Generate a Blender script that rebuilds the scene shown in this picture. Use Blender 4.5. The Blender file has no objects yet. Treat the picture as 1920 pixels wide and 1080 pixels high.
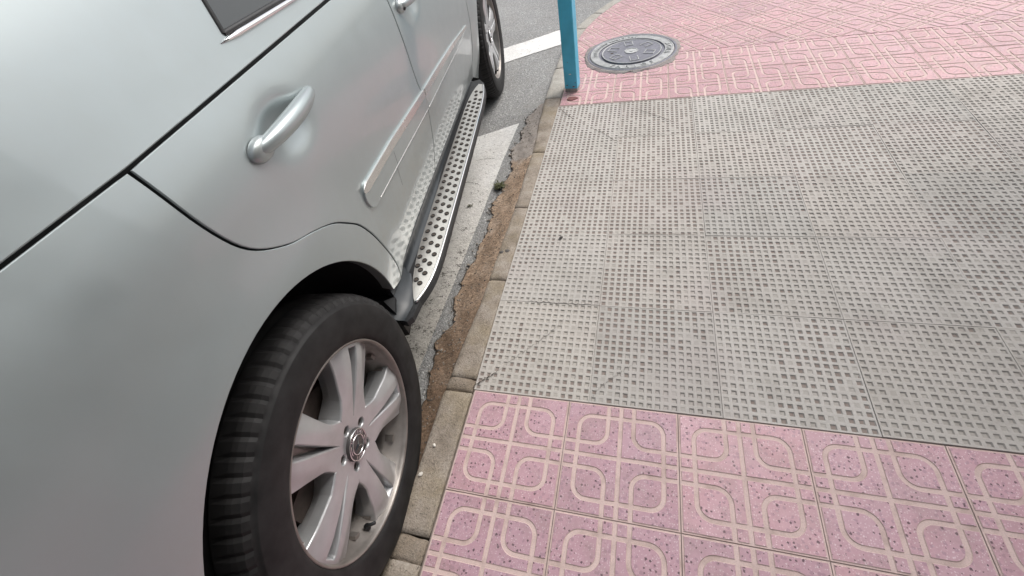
import bpy, bmesh, math, random
import numpy as np
from mathutils import Vector, Matrix
from mathutils.geometry import delaunay_2d_cdt
random.seed(7)
rng = np.random.RandomState(7)
C = bpy.context.scene.collection
SC = bpy.context.scene

# ------------------------------------------------------------------ camera
CAM = dict(f=809.7, pitch=0.8199, roll=-0.2616, yaw=-0.4119, loc=(0.5276, -0.6513, 1.3154))
cp, sp = math.cos(CAM['pitch']), math.sin(CAM['pitch'])
cy, sy = math.cos(CAM['yaw']), math.sin(CAM['yaw'])
fw = Vector((sy*cp, cy*cp, -sp)); r0 = Vector((cy, -sy, 0)); u0 = r0.cross(fw)
cr, sr = math.cos(CAM['roll']), math.sin(CAM['roll'])
rt = r0*cr + u0*sr; up = -r0*sr + u0*cr
cam_data = bpy.data.cameras.new('camera'); cam = bpy.data.objects.new('camera', cam_data); C.objects.link(cam)
m = Matrix((rt, up, -fw)).transposed().to_4x4(); m.translation = Vector(CAM['loc']); cam.matrix_world = m
cam_data.sensor_width = 36; cam_data.lens = 36*CAM['f']/1920; cam_data.clip_start = 0.02; cam_data.clip_end = 1500
SC.camera = cam

# ------------------------------------------------------------------ light
SUN_EL, SUN_AZ = math.radians(52), math.radians(38)      # azimuth clockwise from +y
world = bpy.data.worlds.new('World'); SC.world = world; world.use_nodes = True
wn = world.node_tree.nodes; wl = world.node_tree.links
sky = wn.new('ShaderNodeTexSky'); sky.sky_type = 'NISHITA'; sky.sun_disc = False
sky.sun_elevation = SUN_EL; sky.sun_rotation = SUN_AZ
sky.air_density = 1.0; sky.dust_density = 4.0; sky.ozone_density = 1.0
hs = wn.new('ShaderNodeHueSaturation'); hs.inputs['Saturation'].default_value = 0.35
wl.new(sky.outputs[0], hs.inputs['Color']); wl.new(hs.outputs[0], wn['Background'].inputs['Color'])
wn['Background'].inputs['Strength'].default_value = 0.12
sun_d = bpy.data.lights.new('sun', 'SUN'); sun = bpy.data.objects.new('sun', sun_d); C.objects.link(sun)
sun_d.energy = 1.0; sun_d.angle = math.radians(35); sun_d.color = (1, 0.96, 0.9)
sd = Vector((math.sin(SUN_AZ)*math.cos(SUN_EL), math.cos(SUN_AZ)*math.cos(SUN_EL), math.sin(SUN_EL)))
sun.rotation_euler = sd.to_track_quat('Z', 'Y').to_euler()
SC.view_settings.view_transform = 'Standard'; SC.view_settings.look = 'None'
SC.view_settings.exposure = 0.66; SC.view_settings.gamma = 1.0; SC.view_settings.use_curve_mapping = False

# ------------------------------------------------------------------ material helpers
class NT:
    def __init__(s, name):
        s.mat = bpy.data.materials.new(name); s.mat.use_nodes = True
        s.t = s.mat.node_tree; s.n = s.t.nodes; s.b = s.n['Principled BSDF']
    def node(s, typ, ins=None, **kw):
        n = s.n.new(typ)
        for k, v in kw.items(): setattr(n, k, v)
        for k, v in (ins or {}).items(): s.put(n, k, v)
        return n
    def put(s, n, k, v):
        if isinstance(v, bpy.types.Node): v = v.outputs[0]
        if isinstance(v, bpy.types.NodeSocket): s.t.links.new(v, n.inputs[k])
        else:
            if isinstance(v, tuple) and len(v) == 3 and n.inputs[k].type == 'RGBA': v = (*v, 1)
            n.inputs[k].default_value = v
    def set(s, **kw):
        for k, v in kw.items(): s.put(s.b, k.replace('_', ' '), v)
        return s
    def noise(s, co, scale, detail=4, rough=0.55, dist=0.0):
        return s.node('ShaderNodeTexNoise', {'Vector': co, 'Scale': scale, 'Detail': detail, 'Roughness': rough, 'Distortion': dist})
    def vor(s, co, scale, feature='F1', rand=1.0, dim='3D'):
        return s.node('ShaderNodeTexVoronoi', {'Vector': co, 'Scale': scale, 'Randomness': rand}, feature=feature, voronoi_dimensions=dim)
    def ramp(s, fac, stops, interp='LINEAR'):
        r = s.node('ShaderNodeValToRGB'); r.color_ramp.interpolation = interp
        e = r.color_ramp.elements
        while len(e) > len(stops): e.remove(e[-1])
        while len(e) < len(stops): e.new(1)
        for el, (p, c) in zip(e, stops):
            el.position = p; el.color = (c, c, c, 1) if isinstance(c, (int, float)) else (*c, 1)
        s.put(r, 'Fac', fac); return r
    def mix(s, fac, a, b, mode='MIX'):
        n = s.node('ShaderNodeMix', data_type='RGBA', blend_type=mode)
        for i, v in ((0, fac), (6, a), (7, b)):
            if isinstance(v, bpy.types.Node): v = v.outputs[0]
            if isinstance(v, bpy.types.NodeSocket): s.t.links.new(v, n.inputs[i])
            else: n.inputs[i].default_value = (*v, 1) if isinstance(v, tuple) else v
        return n.outputs[2]
    def math(s, op, a, b=0.0, c=0.0):
        n = s.node('ShaderNodeMath', operation=op)
        for i, v in enumerate((a, b, c)):
            if isinstance(v, bpy.types.Node): v = v.outputs[0]
            if isinstance(v, bpy.types.NodeSocket): s.t.links.new(v, n.inputs[i])
            else: n.inputs[i].default_value = v
        return n.outputs[0]
    def vadd(s, a, b, op='ADD'):
        n = s.node('ShaderNodeVectorMath', operation=op)
        for i, v in enumerate((a, b)):
            if isinstance(v, bpy.types.Node): v = v.outputs[0]
            if isinstance(v, bpy.types.NodeSocket): s.t.links.new(v, n.inputs[i])
            else: n.inputs[i].default_value = v
        return n.outputs[0]
    def pos(s): return s.node('ShaderNodeNewGeometry').outputs['Position']
    def obj(s): return s.node('ShaderNodeTexCoord').outputs['Object']
    def rnd(s): return s.node('ShaderNodeObjectInfo').outputs['Random']
    def bump(s, h, strength=0.3, dist=0.002, normal=None):
        n = s.node('ShaderNodeBump', {'Height': h, 'Strength': strength, 'Distance': dist})
        if normal is not None: s.put(n, 'Normal', normal)
        return n

def simple(name, col, rough=0.5, metal=0.0, noise_amt=0.12, scale=30, **kw):
    M = NT(name); co = M.pos()
    n = M.noise(co, scale, 5)
    lo = tuple(c*(1-noise_amt) for c in col); hi = tuple(min(1, c*(1+noise_amt)) for c in col)
    M.set(Base_Color=M.ramp(n, [(0.3, lo), (0.7, hi)]), Roughness=M.ramp(M.noise(co, scale*0.4, 3), [(0.3, max(0, rough-0.06)), (0.7, min(1, rough+0.06))]), Metallic=metal, **kw)
    return M.mat

# pink terrazzo of the paving tiles
def mat_terrazzo(name='pink_terrazzo', c0=(0.52, 0.295, 0.335), c1=(0.555, 0.355, 0.41)):
    M = NT(name); P = M.pos(); rnd = M.rnd()
    off = M.node('ShaderNodeCombineXYZ', {'X': M.math('MULTIPLY', rnd, 37.0), 'Y': M.math('MULTIPLY', rnd, 91.0)})
    co = M.vadd(P, off)
    wob = M.noise(co, 300, 2)
    cow = M.vadd(co, M.vadd(wob.outputs['Color'], (0.007, 0.007, 0.007), 'MULTIPLY'))
    base = M.mix(M.ramp(M.noise(P, 5, 4), [(0.3, 0), (0.7, 1)]), c0, c1)
    base = M.mix(M.ramp(M.noise(co, 90, 4), [(0.35, 0), (0.75, 0.6)]), base, (0.62, 0.41, 0.46))
    # small pale chips
    v2 = M.vor(cow, 165, dim='2D'); s2 = M.node('ShaderNodeSeparateColor', {'Color': v2.outputs['Color']})
    pale = M.math('MULTIPLY', M.math('GREATER_THAN', s2.outputs[0], 0.45), M.math('LESS_THAN', v2.outputs['Distance'], M.math('MULTIPLY_ADD', s2.outputs[1], 0.18, 0.10)))
    base = M.mix(M.math('MULTIPLY', pale, 0.9), base, (0.74, 0.60, 0.64))
    # grey-mauve chips
    v3 = M.vor(cow, 95, dim='2D'); s3 = M.node('ShaderNodeSeparateColor', {'Color': v3.outputs['Color']})
    mv = M.math('MULTIPLY', M.math('GREATER_THAN', s3.outputs[1], 0.80), M.math('LESS_THAN', v3.outputs['Distance'], 0.42))
    base = M.mix(M.math('MULTIPLY', mv, 0.55), base, (0.36, 0.22, 0.27))
    # dark chips, sparse
    v1 = M.vor(cow, 76, dim='2D'); s1 = M.node('ShaderNodeSeparateColor', {'Color': v1.outputs['Color']})
    dk = M.math('MULTIPLY', M.math('GREATER_THAN', s1.outputs[2], 0.42), M.math('LESS_THAN', v1.outputs['Distance'], M.math('MULTIPLY_ADD', M.math('POWER', s1.outputs[0], 1.6), 0.21, 0.045)))
    base = M.mix(M.math('MULTIPLY', dk, 0.88), base, (0.085, 0.045, 0.06))
    # tile tone, dust and grime
    tone = M.ramp(rnd, [(0, (0.84, 0.84, 0.87)), (0.35, (0.97, 0.93, 0.93)), (0.7, (1, 1, 1)), (1, (1.06, 1.02, 1.0))])
    base = M.mix(1.0, base, tone, 'MULTIPLY')
    dirt = M.ramp(M.noise(P, 7, 8, 0.72), [(0.48, 0), (0.74, 0.6)])
    base = M.mix(dirt, base, (0.33, 0.235, 0.22))
    M.set(Base_Color=base, Roughness=M.ramp(M.noise(P, 40, 4), [(0.3, 0.42), (0.7, 0.62)]),
          Normal=M.bump(M.noise(co, 400, 3), 0.25, 0.0008))
    return M.mat

def mat_joint():
    M = NT('tile_groove_mortar'); P = M.pos()
    n = M.noise(P, 14, 6, 0.6)
    col = M.ramp(n, [(0.25, (0.45, 0.335, 0.30)), (0.5, (0.66, 0.51, 0.475)), (0.8, (0.71, 0.555, 0.525))])
    col = M.mix(M.ramp(M.noise(P, 300, 3), [(0.45, 0), (0.8, 0.35)]), col, (0.28, 0.2, 0.18))
    M.set(Base_Color=col, Roughness=0.8, Normal=M.bump(M.noise(P, 500, 4), 0.4, 0.001)); return M.mat

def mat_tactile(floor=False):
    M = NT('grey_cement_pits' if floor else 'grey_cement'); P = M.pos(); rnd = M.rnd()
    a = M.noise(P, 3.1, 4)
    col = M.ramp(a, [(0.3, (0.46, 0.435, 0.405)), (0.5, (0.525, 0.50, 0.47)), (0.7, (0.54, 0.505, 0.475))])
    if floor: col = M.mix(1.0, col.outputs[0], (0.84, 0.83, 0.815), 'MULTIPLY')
    tone = M.ramp(rnd, [(0, (0.88, 0.89, 0.89)), (0.4, (0.97, 0.955, 0.94)), (0.7, (1, 1, 1)), (1, (1.05, 1.03, 1.0))])
    col = M.mix(1.0, col, tone, 'MULTIPLY')
    col = M.mix(M.ramp(M.noise(P, 170, 4, 0.7), [(0.4, 0), (0.75, 0.35)]), col, (0.27, 0.25, 0.235))
    col = M.mix(M.ramp(M.noise(P, 5.5, 8, 0.74), [(0.53, 0), (0.74, 0.6)]), col, (0.31, 0.285, 0.255))
    col = M.mix(M.ramp(M.noise(M.vadd(P, (4.3, 1.7, 0)), 2.3, 3), [(0.52, 0), (0.7, 0.5)]), col, (0.47, 0.42, 0.405))
    M.set(Base_Color=col, Roughness=0.78, Normal=M.bump(M.noise(P, 330, 5, 0.7), 0.45, 0.0012)); return M.mat

def mat_concrete(name, lo, mid, hi, stain, stain_amt=0.5, grain=260, speck=0.4):
    M = NT(name); P = M.pos()
    col = M.ramp(M.noise(P, 11, 7, 0.65), [(0.28, lo), (0.5, mid), (0.72, hi)])
    col = M.mix(M.ramp(M.noise(M.vadd(P, (9.1, 3.3, 0)), 5, 5, 0.6), [(0.45, 0), (0.68, stain_amt)]), col, stain)
    v = M.vor(P, grain); sv = M.node('ShaderNodeSeparateColor', {'Color': v.outputs['Color']})
    chips = M.mix(1.0, col, M.ramp(sv.outputs[0], [(0, 0.55), (0.5, 1.0), (1, 1.35)]), 'MULTIPLY')
    col = M.mix(speck, col, chips)
    pit = M.ramp(M.noise(P, 120, 3, 0.6), [(0.60, 0), (0.70, 1)])
    col = M.mix(M.math('MULTIPLY', pit, 0.6), col, tuple(c*0.45 for c in lo))
    h = M.math('SUBTRACT', M.math('ADD', M.noise(P, 200, 6, 0.7), M.math('MULTIPLY', v.outputs['Distance'], 0.5)), M.math('MULTIPLY', pit, 0.8))
    M.set(Base_Color=col, Roughness=0.9, Normal=M.bump(h, 0.7, 0.003)); return M.mat

def mat_gutter():
    M = NT('gutter_concrete'); P = M.pos(); sep = M.node('ShaderNodeSeparateXYZ', {'Vector': P}); n = M.noise(P, 9, 6, 0.65)
    col = M.ramp(n, [(0.28, (0.23, 0.16, 0.11)), (0.5, (0.345, 0.255, 0.185)), (0.72, (0.43, 0.345, 0.275))])
    v = M.vor(P, 130); sv = M.node('ShaderNodeSeparateColor', {'Color': v.outputs['Color']}); v2 = M.vor(P, 330); sv2 = M.node('ShaderNodeSeparateColor', {'Color': v2.outputs['Color']})
    col = M.mix(0.75, col, M.mix(1.0, col, M.ramp(sv.outputs[0], [(0, (0.5, 0.46, 0.42)), (0.4, (0.95, 0.93, 0.9)), (0.8, (1.15, 1.12, 1.08)), (1, (1.5, 1.45, 1.4))]), 'MULTIPLY'))
    col = M.mix(0.5, col, M.mix(1.0, col, M.ramp(sv2.outputs[1], [(0, 0.55), (0.5, 1.0), (1, 1.4)]), 'MULTIPLY'))
    yy = M.math('ADD', sep.outputs['Y'], M.math('MULTIPLY', M.math('SUBTRACT', M.noise(P, 6, 4), 0.5), 0.9))
    grey = M.node('ShaderNodeMapRange', {'Value': yy, 1: 1.40, 2: 1.52, 3: 0.0, 4: 0.75})
    col = M.mix(grey, col, M.ramp(M.noise(P, 25, 5, 0.7), [(0.3, (0.27, 0.25, 0.235)), (0.7, (0.41, 0.39, 0.37))]))
    damp = M.node('ShaderNodeMapRange', {'Value': yy, 1: 0.60, 2: 0.0, 3: 0.0, 4: 0.8})
    col = M.mix(damp, col, M.mix(1.0, col, (0.40, 0.34, 0.29), 'MULTIPLY'))
    moss = M.ramp(M.noise(M.vadd(P, (2.2, 7.1, 0)), 16, 6, 0.7), [(0.55, 0), (0.72, 0.5)]); col = M.mix(moss, col, (0.14, 0.105, 0.075))
    h = M.math('ADD', M.math('MULTIPLY', v.outputs['Distance'], -0.35), M.noise(P, 90, 7, 0.8))
    M.set(Base_Color=col, Roughness=0.9, Normal=M.bump(h, 0.8, 0.004)); return M.mat

def mat_asphalt():
    M = NT('asphalt'); P = M.pos()
    v = M.vor(P, 150); sv = M.node('ShaderNodeSeparateColor', {'Color': v.outputs['Color']})
    col = M.ramp(M.noise(P, 1.3, 6, 0.6), [(0.3, (0.27, 0.27, 0.265)), (0.7, (0.35, 0.35, 0.345))])
    st = M.mix(1.0, col, M.ramp(sv.outputs[1], [(0, 0.5), (0.5, 0.95), (0.93, 1.25), (1, 2.4)]), 'MULTIPLY')
    col = M.mix(0.75, col, st)
    dust = M.ramp(M.noise(P, 6, 7, 0.7), [(0.45, 0), (0.75, 0.6)])
    col = M.mix(dust, col, (0.31, 0.298, 0.28))
    h = M.math('ADD', M.math('MULTIPLY', v.outputs['Distance'], -0.9), M.noise(P, 90, 5, 0.7))
    M.set(Base_Color=col, Roughness=0.88, Normal=M.bump(h, 0.8, 0.004)); return M.mat

def mat_paint():
    M = NT('worn_road_paint'); P = M.pos()
    sy_ = M.node('ShaderNodeSeparateXYZ', {'Vector': P})
    wear = M.node('ShaderNodeMapRange', {'Value': sy_.outputs['Y'], 1: 2.0, 2: -0.3, 3: 0.0, 4: 1.0})
    v = M.vor(P, 95); sv = M.node('ShaderNodeSeparateColor', {'Color': v.outputs['Color']})
    n1 = M.noise(P, 26, 8, 0.72); n2 = M.noise(P, 150, 4, 0.6)
    holes = M.math('ADD', M.math('MULTIPLY', n1, 0.55), M.math('MULTIPLY', n2, 0.45))
    thr = M.math('SUBTRACT', 0.615, M.math('MULTIPLY', wear, 0.085))
    hole = M.node('ShaderNodeMapRange', {'Value': M.math('SUBTRACT', holes, thr), 1: -0.012, 2: 0.02, 3: 0.0, 4: 1.0})
    white = M.ramp(M.noise(P, 4, 6, 0.6), [(0.3, (0.72, 0.705, 0.675)), (0.65, (0.84, 0.835, 0.82))])
    old = M.ramp(M.noise(P, 30, 6, 0.65), [(0.3, (0.36, 0.325, 0.275)), (0.7, (0.52, 0.485, 0.425))])
    white = M.mix(M.math('MULTIPLY', wear, 0.92), white, old)
    white = M.mix(0.35, white, M.mix(1.0, white, M.ramp(sv.outputs[0], [(0, 0.6), (0.5, 1), (1, 1.2)]), 'MULTIPLY'))
    col = M.mix(M.math('MULTIPLY', hole, 0.85), white, (0.115, 0.105, 0.09))
    h = M.math('SUBTRACT', M.math('ADD', n2, M.math('MULTIPLY', v.outputs['Distance'], -0.6)), M.math('MULTIPLY', hole, 0.9))
    M.set(Base_Color=col, Roughness=0.82, Normal=M.bump(h, 0.7, 0.004)); return M.mat

def mat_car_paint():
    M = NT('silver_paint'); P = M.obj()
    fl = M.vor(P, 1400)
    n = M.noise(P, 2.2, 4)
    sz = M.node('ShaderNodeSeparateXYZ', {'Vector': P}); low = M.node('ShaderNodeMapRange', {'Value': sz.outputs['Z'], 1: 0.85, 2: 0.40, 3: 0.06, 4: 0.42})
    dust = M.math('MULTIPLY', M.ramp(M.noise(P, 45, 8, 0.78), [(0.40, 0.0), (0.72, 1.0)]), low)
    col = M.mix(M.ramp(n, [(0.3, 0), (0.7, 1)]), (0.375, 0.425, 0.435), (0.40, 0.45, 0.46))
    col = M.mix(dust, col, (0.36, 0.32, 0.27))
    M.set(Base_Color=col, Metallic=0.6, Roughness=M.ramp(M.noise(P, 14, 5), [(0.3, 0.33), (0.7, 0.43)]), Coat_Weight=0.65,
          Coat_Roughness=M.ramp(M.noise(P, 30, 6, 0.7), [(0.4, 0.03), (0.8, 0.12)]), Coat_IOR=1.55)
    return M.mat

MAT = dict(
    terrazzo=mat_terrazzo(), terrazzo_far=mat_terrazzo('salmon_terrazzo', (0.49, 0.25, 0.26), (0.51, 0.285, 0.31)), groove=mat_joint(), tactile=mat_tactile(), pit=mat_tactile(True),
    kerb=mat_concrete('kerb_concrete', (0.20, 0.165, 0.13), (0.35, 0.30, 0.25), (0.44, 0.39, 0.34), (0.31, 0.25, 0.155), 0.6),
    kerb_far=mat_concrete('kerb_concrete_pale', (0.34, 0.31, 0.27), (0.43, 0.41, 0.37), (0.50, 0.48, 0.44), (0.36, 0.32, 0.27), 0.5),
    gutter=mat_gutter(),
    mortar=mat_concrete('mortar', (0.20, 0.15, 0.11), (0.27, 0.22, 0.17), (0.34, 0.29, 0.24), (0.22, 0.18, 0.13), 0.5),
    collar=mat_concrete('collar_concrete', (0.22, 0.20, 0.19), (0.31, 0.29, 0.275), (0.38, 0.36, 0.345), (0.34, 0.25, 0.25), 0.5),
    asphalt=mat_asphalt(), paint=mat_paint(), car=mat_car_paint(),
    render=mat_concrete('cream_render', (0.38, 0.355, 0.31), (0.46, 0.435, 0.385), (0.50, 0.475, 0.43), (0.36, 0.33, 0.28), 0.4),
    slab=simple('bedding_mortar', (0.27, 0.225, 0.20), 0.95),
    crack=simple('crack_dirt', (0.07, 0.058, 0.048), 1.0),
    tyre=simple('tyre_rubber', (0.019, 0.0185, 0.019), 0.62, 0, 0.4, 22, Specular_IOR_Level=0.3),
    rim=simple('wheel_alloy', (0.53, 0.54, 0.55), 0.36, 0.6, 0.06, 25, Coat_Weight=0.15, Coat_Roughness=0.25),
    barrel=simple('wheel_barrel_alloy', (0.30, 0.275, 0.255), 0.42, 0.6, 0.15, 25),
    dark=simple('black_plastic', (0.02, 0.021, 0.023), 0.5, 0, 0.2, 40),
    sill=simple('sill_plastic', (0.030, 0.037, 0.044), 0.42, 0, 0.15, 20),
    liner=simple('arch_liner', (0.015, 0.015, 0.018), 0.8),
    glass=simple('privacy_glass', (0.035, 0.042, 0.045), 0.03, 0, 0.05, 3, IOR=1.65),
    chrome=simple('chrome', (0.78, 0.78, 0.78), 0.08, 1.0, 0.03),
    satin=simple('satin_chrome', (0.66, 0.65, 0.63), 0.24, 0.9, 0.05, 20),
    alu=simple('brushed_aluminium', (0.62, 0.60, 0.57), 0.36, 0.8, 0.06, 200),
    stud=simple('stud_rubber', (0.03, 0.028, 0.026), 0.5, 0, 0.2),
    stud_top=simple('stud_dust', (0.085, 0.068, 0.055), 0.85, 0, 0.3, 300),
    iron=simple('brake_iron', (0.07, 0.052, 0.044), 0.7, 0.1, 0.3, 30),
    cast_ring=simple('cast_iron_rim', (0.36, 0.365, 0.365), 0.5, 0.3, 0.3, 40),
    cast=simple('cast_iron', (0.17, 0.17, 0.20), 0.45, 0.35, 0.25, 60),
    cast_worn=simple('cast_iron_worn', (0.46, 0.465, 0.46), 0.45, 0.4, 0.2, 60),
    blue=simple('blue_paint', (0.085, 0.50, 0.72), 0.4, 0, 0.10, 12),
    bare=simple('bare_post_foot', (0.34, 0.33, 0.31), 0.7, 0, 0.3, 60),
    red=simple('red_brown_rust', (0.21, 0.085, 0.08), 0.75, 0, 0.25, 60),
    gum=simple('trodden_gum', (0.11, 0.10, 0.095), 0.8, 0, 0.2),
    leaf=simple('weed_green', (0.10, 0.105, 0.045), 0.7, 0, 0.35, 300),
    stone=simple('gravel_stone', (0.27, 0.24, 0.205), 0.9, 0, 0.4, 90),
    stone_white=simple('white_stone', (0.72, 0.68, 0.62), 0.8, 0, 0.1),
    stone_dark=simple('dark_stone', (0.075, 0.07, 0.068), 0.8, 0, 0.2),
    red_lens=simple('tail_lamp_lens', (0.35, 0.02, 0.02), 0.1),
    black_gloss=simple('emblem_black', (0.06, 0.055, 0.055), 0.25),
)

# ------------------------------------------------------------------ object helpers
def link(name, me, parent=None, mats=()):
    o = bpy.data.objects.new(name, me); C.objects.link(o)
    for mm in mats: me.materials.append(MAT[mm])
    if parent is not None: o.parent = parent
    return o
def empty(name, loc=(0, 0, 0), rz=0.0):
    o = bpy.data.objects.new(name, None); C.objects.link(o); o.location = loc; o.rotation_euler = (0, 0, rz); o.empty_display_size = 0.1
    return o
def tag(o, label=None, cat=None, group=None, kind=None):
    if label: o['label'] = label
    if cat: o['category'] = cat
    if group: o['group'] = group
    if kind: o['kind'] = kind
    return o
def mesh_py(name, verts, faces, mats=None, smooth=False):
    me = bpy.data.meshes.new(name); me.from_pydata([tuple(map(float, v)) for v in verts], [], [tuple(map(int, f)) for f in faces]); me.update()
    if mats is not None: me.polygons.foreach_set('material_index', mats)
    if smooth: me.polygons.foreach_set('use_smooth', [True]*len(me.polygons))
    return me
class MB:
    """collects shapes into one mesh"""
    def __init__(s): s.v = []; s.f = []; s.m = []; s.sm = []
    def add(s, v, f, mi=0, smooth=False):
        k = len(s.v); s.v += [tuple(map(float, x)) for x in v]; s.f += [tuple(int(i)+k for i in q) for q in f]
        s.m += [mi]*len(f); s.sm += [smooth]*len(f)
    def box(s, x0, x1, y0, y1, z0, z1, mi=0):
        v = [(x, y, z) for x in (x0, x1) for y in (y0, y1) for z in (z0, z1)]
        s.add(v, [(0, 1, 3, 2), (4, 6, 7, 5), (0, 4, 5, 1), (2, 3, 7, 6), (0, 2, 6, 4), (1, 5, 7, 3)], mi)
    def lathe(s, prof, n=48, mi=0, axis='x', smooth=True, close=False):
        """prof: (axial, radius); axial along x"""
        v = []; f = []
        for a, r in prof:
            for i in range(n):
                t = 2*math.pi*i/n; v.append((a, r*math.cos(t), r*math.sin(t)) if axis == 'x' else (r*math.cos(t), r*math.sin(t), a))
        for j in range(len(prof)-1):
            for i in range(n):
                q = (j*n+i, j*n+(i+1) % n, (j+1)*n+(i+1) % n, (j+1)*n+i); f.append(q if axis == 'x' else q[::-1])
        s.add(v, f, mi, smooth)
    def tube(s, pts, r, n=8, mi=0, caps=True):
        P = [Vector(p) for p in pts]; v = []; f = []
        for i, p in enumerate(P):
            d = (P[min(i+1, len(P)-1)]-P[max(i-1, 0)]).normalized()
            a = d.cross(Vector((0, 0, 1))); a = a.normalized() if a.length > 1e-4 else Vector((1, 0, 0)); b = d.cross(a)
            rr = r[i] if hasattr(r, '__len__') else r
            for k in range(n):
                t = 2*math.pi*k/n; v.append(p+a*rr*math.cos(t)+b*rr*math.sin(t))
        for j in range(len(P)-1):
            for k in range(n): f.append((j*n+k, j*n+(k+1) % n, (j+1)*n+(k+1) % n, (j+1)*n+k))
        if caps: f.append(tuple(range(n-1, -1, -1))); f.append(tuple((len(P)-1)*n+k for k in range(n)))
        s.add(v, f, mi, True)
    def mesh(s, name):
        me = mesh_py(name, s.v, s.f, s.m); me.polygons.foreach_set('use_smooth', s.sm); return me
    def build(s, name, mats, parent=None): return link(name, s.mesh(name), parent, mats)

def area2(P): 
    x, y = P[:, 0], P[:, 1]; return 0.5*np.sum(x*np.roll(y, -1)-np.roll(x, -1)*y)
def inside(P, pts):
    pts = np.atleast_2d(pts); r = np.zeros(len(pts), bool); x, y = pts[:, 0], pts[:, 1]
    for i in range(len(P)):
        (x1, y1), (x2, y2) = P[i-1], P[i]
        if y1 == y2: continue
        c = ((y1 > y) != (y2 > y)) & (x < (x2-x1)*(y-y1)/(y2-y1)+x1); r ^= c
    return r
def resample(poly, step):
    P = np.array(poly, float); out = []
    for i in range(len(P)):
        a, b = P[i], P[(i+1) % len(P)]; n = max(1, int(round(np.hypot(*(b-a))/step)))
        for k in range(n): out.append(a+(b-a)*k/n)
    return np.array(out)
def smooth_line(pts, n=8):
    """Catmull-Rom through open polyline"""
    P = np.array(pts, float); Q = np.vstack([2*P[0]-P[1], P, 2*P[-1]-P[-2]]); out = []
    for i in range(1, len(Q)-2):
        p0, p1, p2, p3 = Q[i-1:i+3]
        for k in range(n):
            t = k/n; out.append(0.5*((2*p1)+(-p0+p2)*t+(2*p0-5*p1+4*p2-p3)*t*t+(-p0+3*p1-3*p2+p3)*t**3))
    out.append(P[-1]); return np.array(out)
def dist_seg(pts, a, b):
    d = b-a; L = max(1e-12, d@d); t = np.clip(((pts-a)@d)/L, 0, 1); return np.hypot(*(pts-(a+t[:, None]*d)).T)

def plate(name, outline, fmap, fnorm, holes=(), step=0.03, spacing=0.05, chamfer=0.002, depth=0.02, mats=('car',), parent=None, extra=(), chamfers=None, mi_side=0, mi_deep=None):
    """Triangulated sheet with real edges. outline / holes: 2-D loops; fmap(pts)->3-D; fnorm(pts)->unit normals."""
    loops = [resample(outline, step)]+[resample(h, step) for h in holes]
    if area2(loops[0]) < 0: loops[0] = loops[0][::-1]
    for i in range(1, len(loops)):
        if area2(loops[i]) > 0: loops[i] = loops[i][::-1]
    B = np.vstack(loops); mn, mx = B.min(0), B.max(0)
    gx = np.arange(mn[0], mx[0], spacing); gy = np.arange(mn[1], mx[1], spacing*0.866)
    G = np.array([(x+(spacing/2 if j % 2 else 0), y) for j, y in enumerate(gy) for x in gx]) if len(gx) and len(gy) else np.zeros((0, 2))
    if len(extra): G = np.vstack([G, np.array(extra)])
    def ok(G):
        if not len(G): return G
        k = inside(loops[0], G)
        for h in loops[1:]: k &= ~inside(h, G)
        dm = np.full(len(G), 9.0)
        for lp in loops:
            for i in range(len(lp)): dm = np.minimum(dm, dist_seg(G, lp[i-1], lp[i]))
        return G[k & (dm > step*0.4)]
    G = ok(G)
    V = np.vstack([B, G]); E = []; k = 0
    for lp in loops:
        n = len(lp); E += [(k+i, k+(i+1) % n) for i in range(n)]; k += n
    res = delaunay_2d_cdt([Vector(p) for p in V], E, [], 0, 1e-7)
    V2 = np.array([(p[0], p[1]) for p in res[0]]); F = [tuple(f) for f in res[2]]
    cen = np.array([V2[list(f)].mean(0) for f in F]); keep = inside(loops[0], cen)
    for h in loops[1:]: keep &= ~inside(h, cen)
    F = [f for f, q in zip(F, keep) if q]
    F = [f if area2(V2[list(f)]) > 0 else f[::-1] for f in F]
    T = fmap(V2); N = fnorm(V2); verts = [tuple(p) for p in T]; nrm = {i: N[i] for i in range(len(V2))}
    faces = list(F); smooth = [True]*len(F); mi = [0]*len(F)
    cnt = {}
    for f in F:
        for i in range(3): cnt[(f[i], f[(i+1) % 3])] = 1
    bd = {a: b for (a, b) in cnt if (b, a) not in cnt}
    steps = chamfers if chamfers is not None else [(chamfer, chamfer), (chamfer, depth)]
    done = set()
    for st in list(bd):
        if st in done: continue
        lp = [st]; done.add(st); c = bd[st]
        while c != st and c not in done and c in bd: lp.append(c); done.add(c); c = bd[c]
        Q = V2[lp]; n = len(lp)
        e = np.roll(Q, -1, 0)-Q; en = np.stack([e[:, 1], -e[:, 0]], 1); en /= np.maximum(1e-9, np.hypot(*en.T))[:, None]
        vn = en+np.roll(en, 1, 0); vn /= np.maximum(0.3, np.hypot(*vn.T))[:, None]*1.0
        prev = lp
        for si, (o, d) in enumerate(steps):
            q2 = Q+vn*o; t3 = fmap(q2)-fnorm(Q)*d; base = len(verts); verts += [tuple(p) for p in t3]; cur = [base+i for i in range(n)]
            for i in range(n):
                j = (i+1) % n; faces.append((prev[i], cur[i], cur[j], prev[j])); smooth.append(False); mi.append(mi_deep if (mi_deep is not None and si == len(steps)-1) else mi_side)
            prev = cur
    me = mesh_py(name, verts, faces, mi); me.polygons.foreach_set('use_smooth', smooth)
    ln = []
    nf = len(F)
    for p in me.polygons:
        for v in p.vertices: ln.append(tuple(nrm[v]) if p.index < nf else (0, 0, 0))
    me.normals_split_custom_set(ln)
    return link(name, me, parent, mats)

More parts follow.
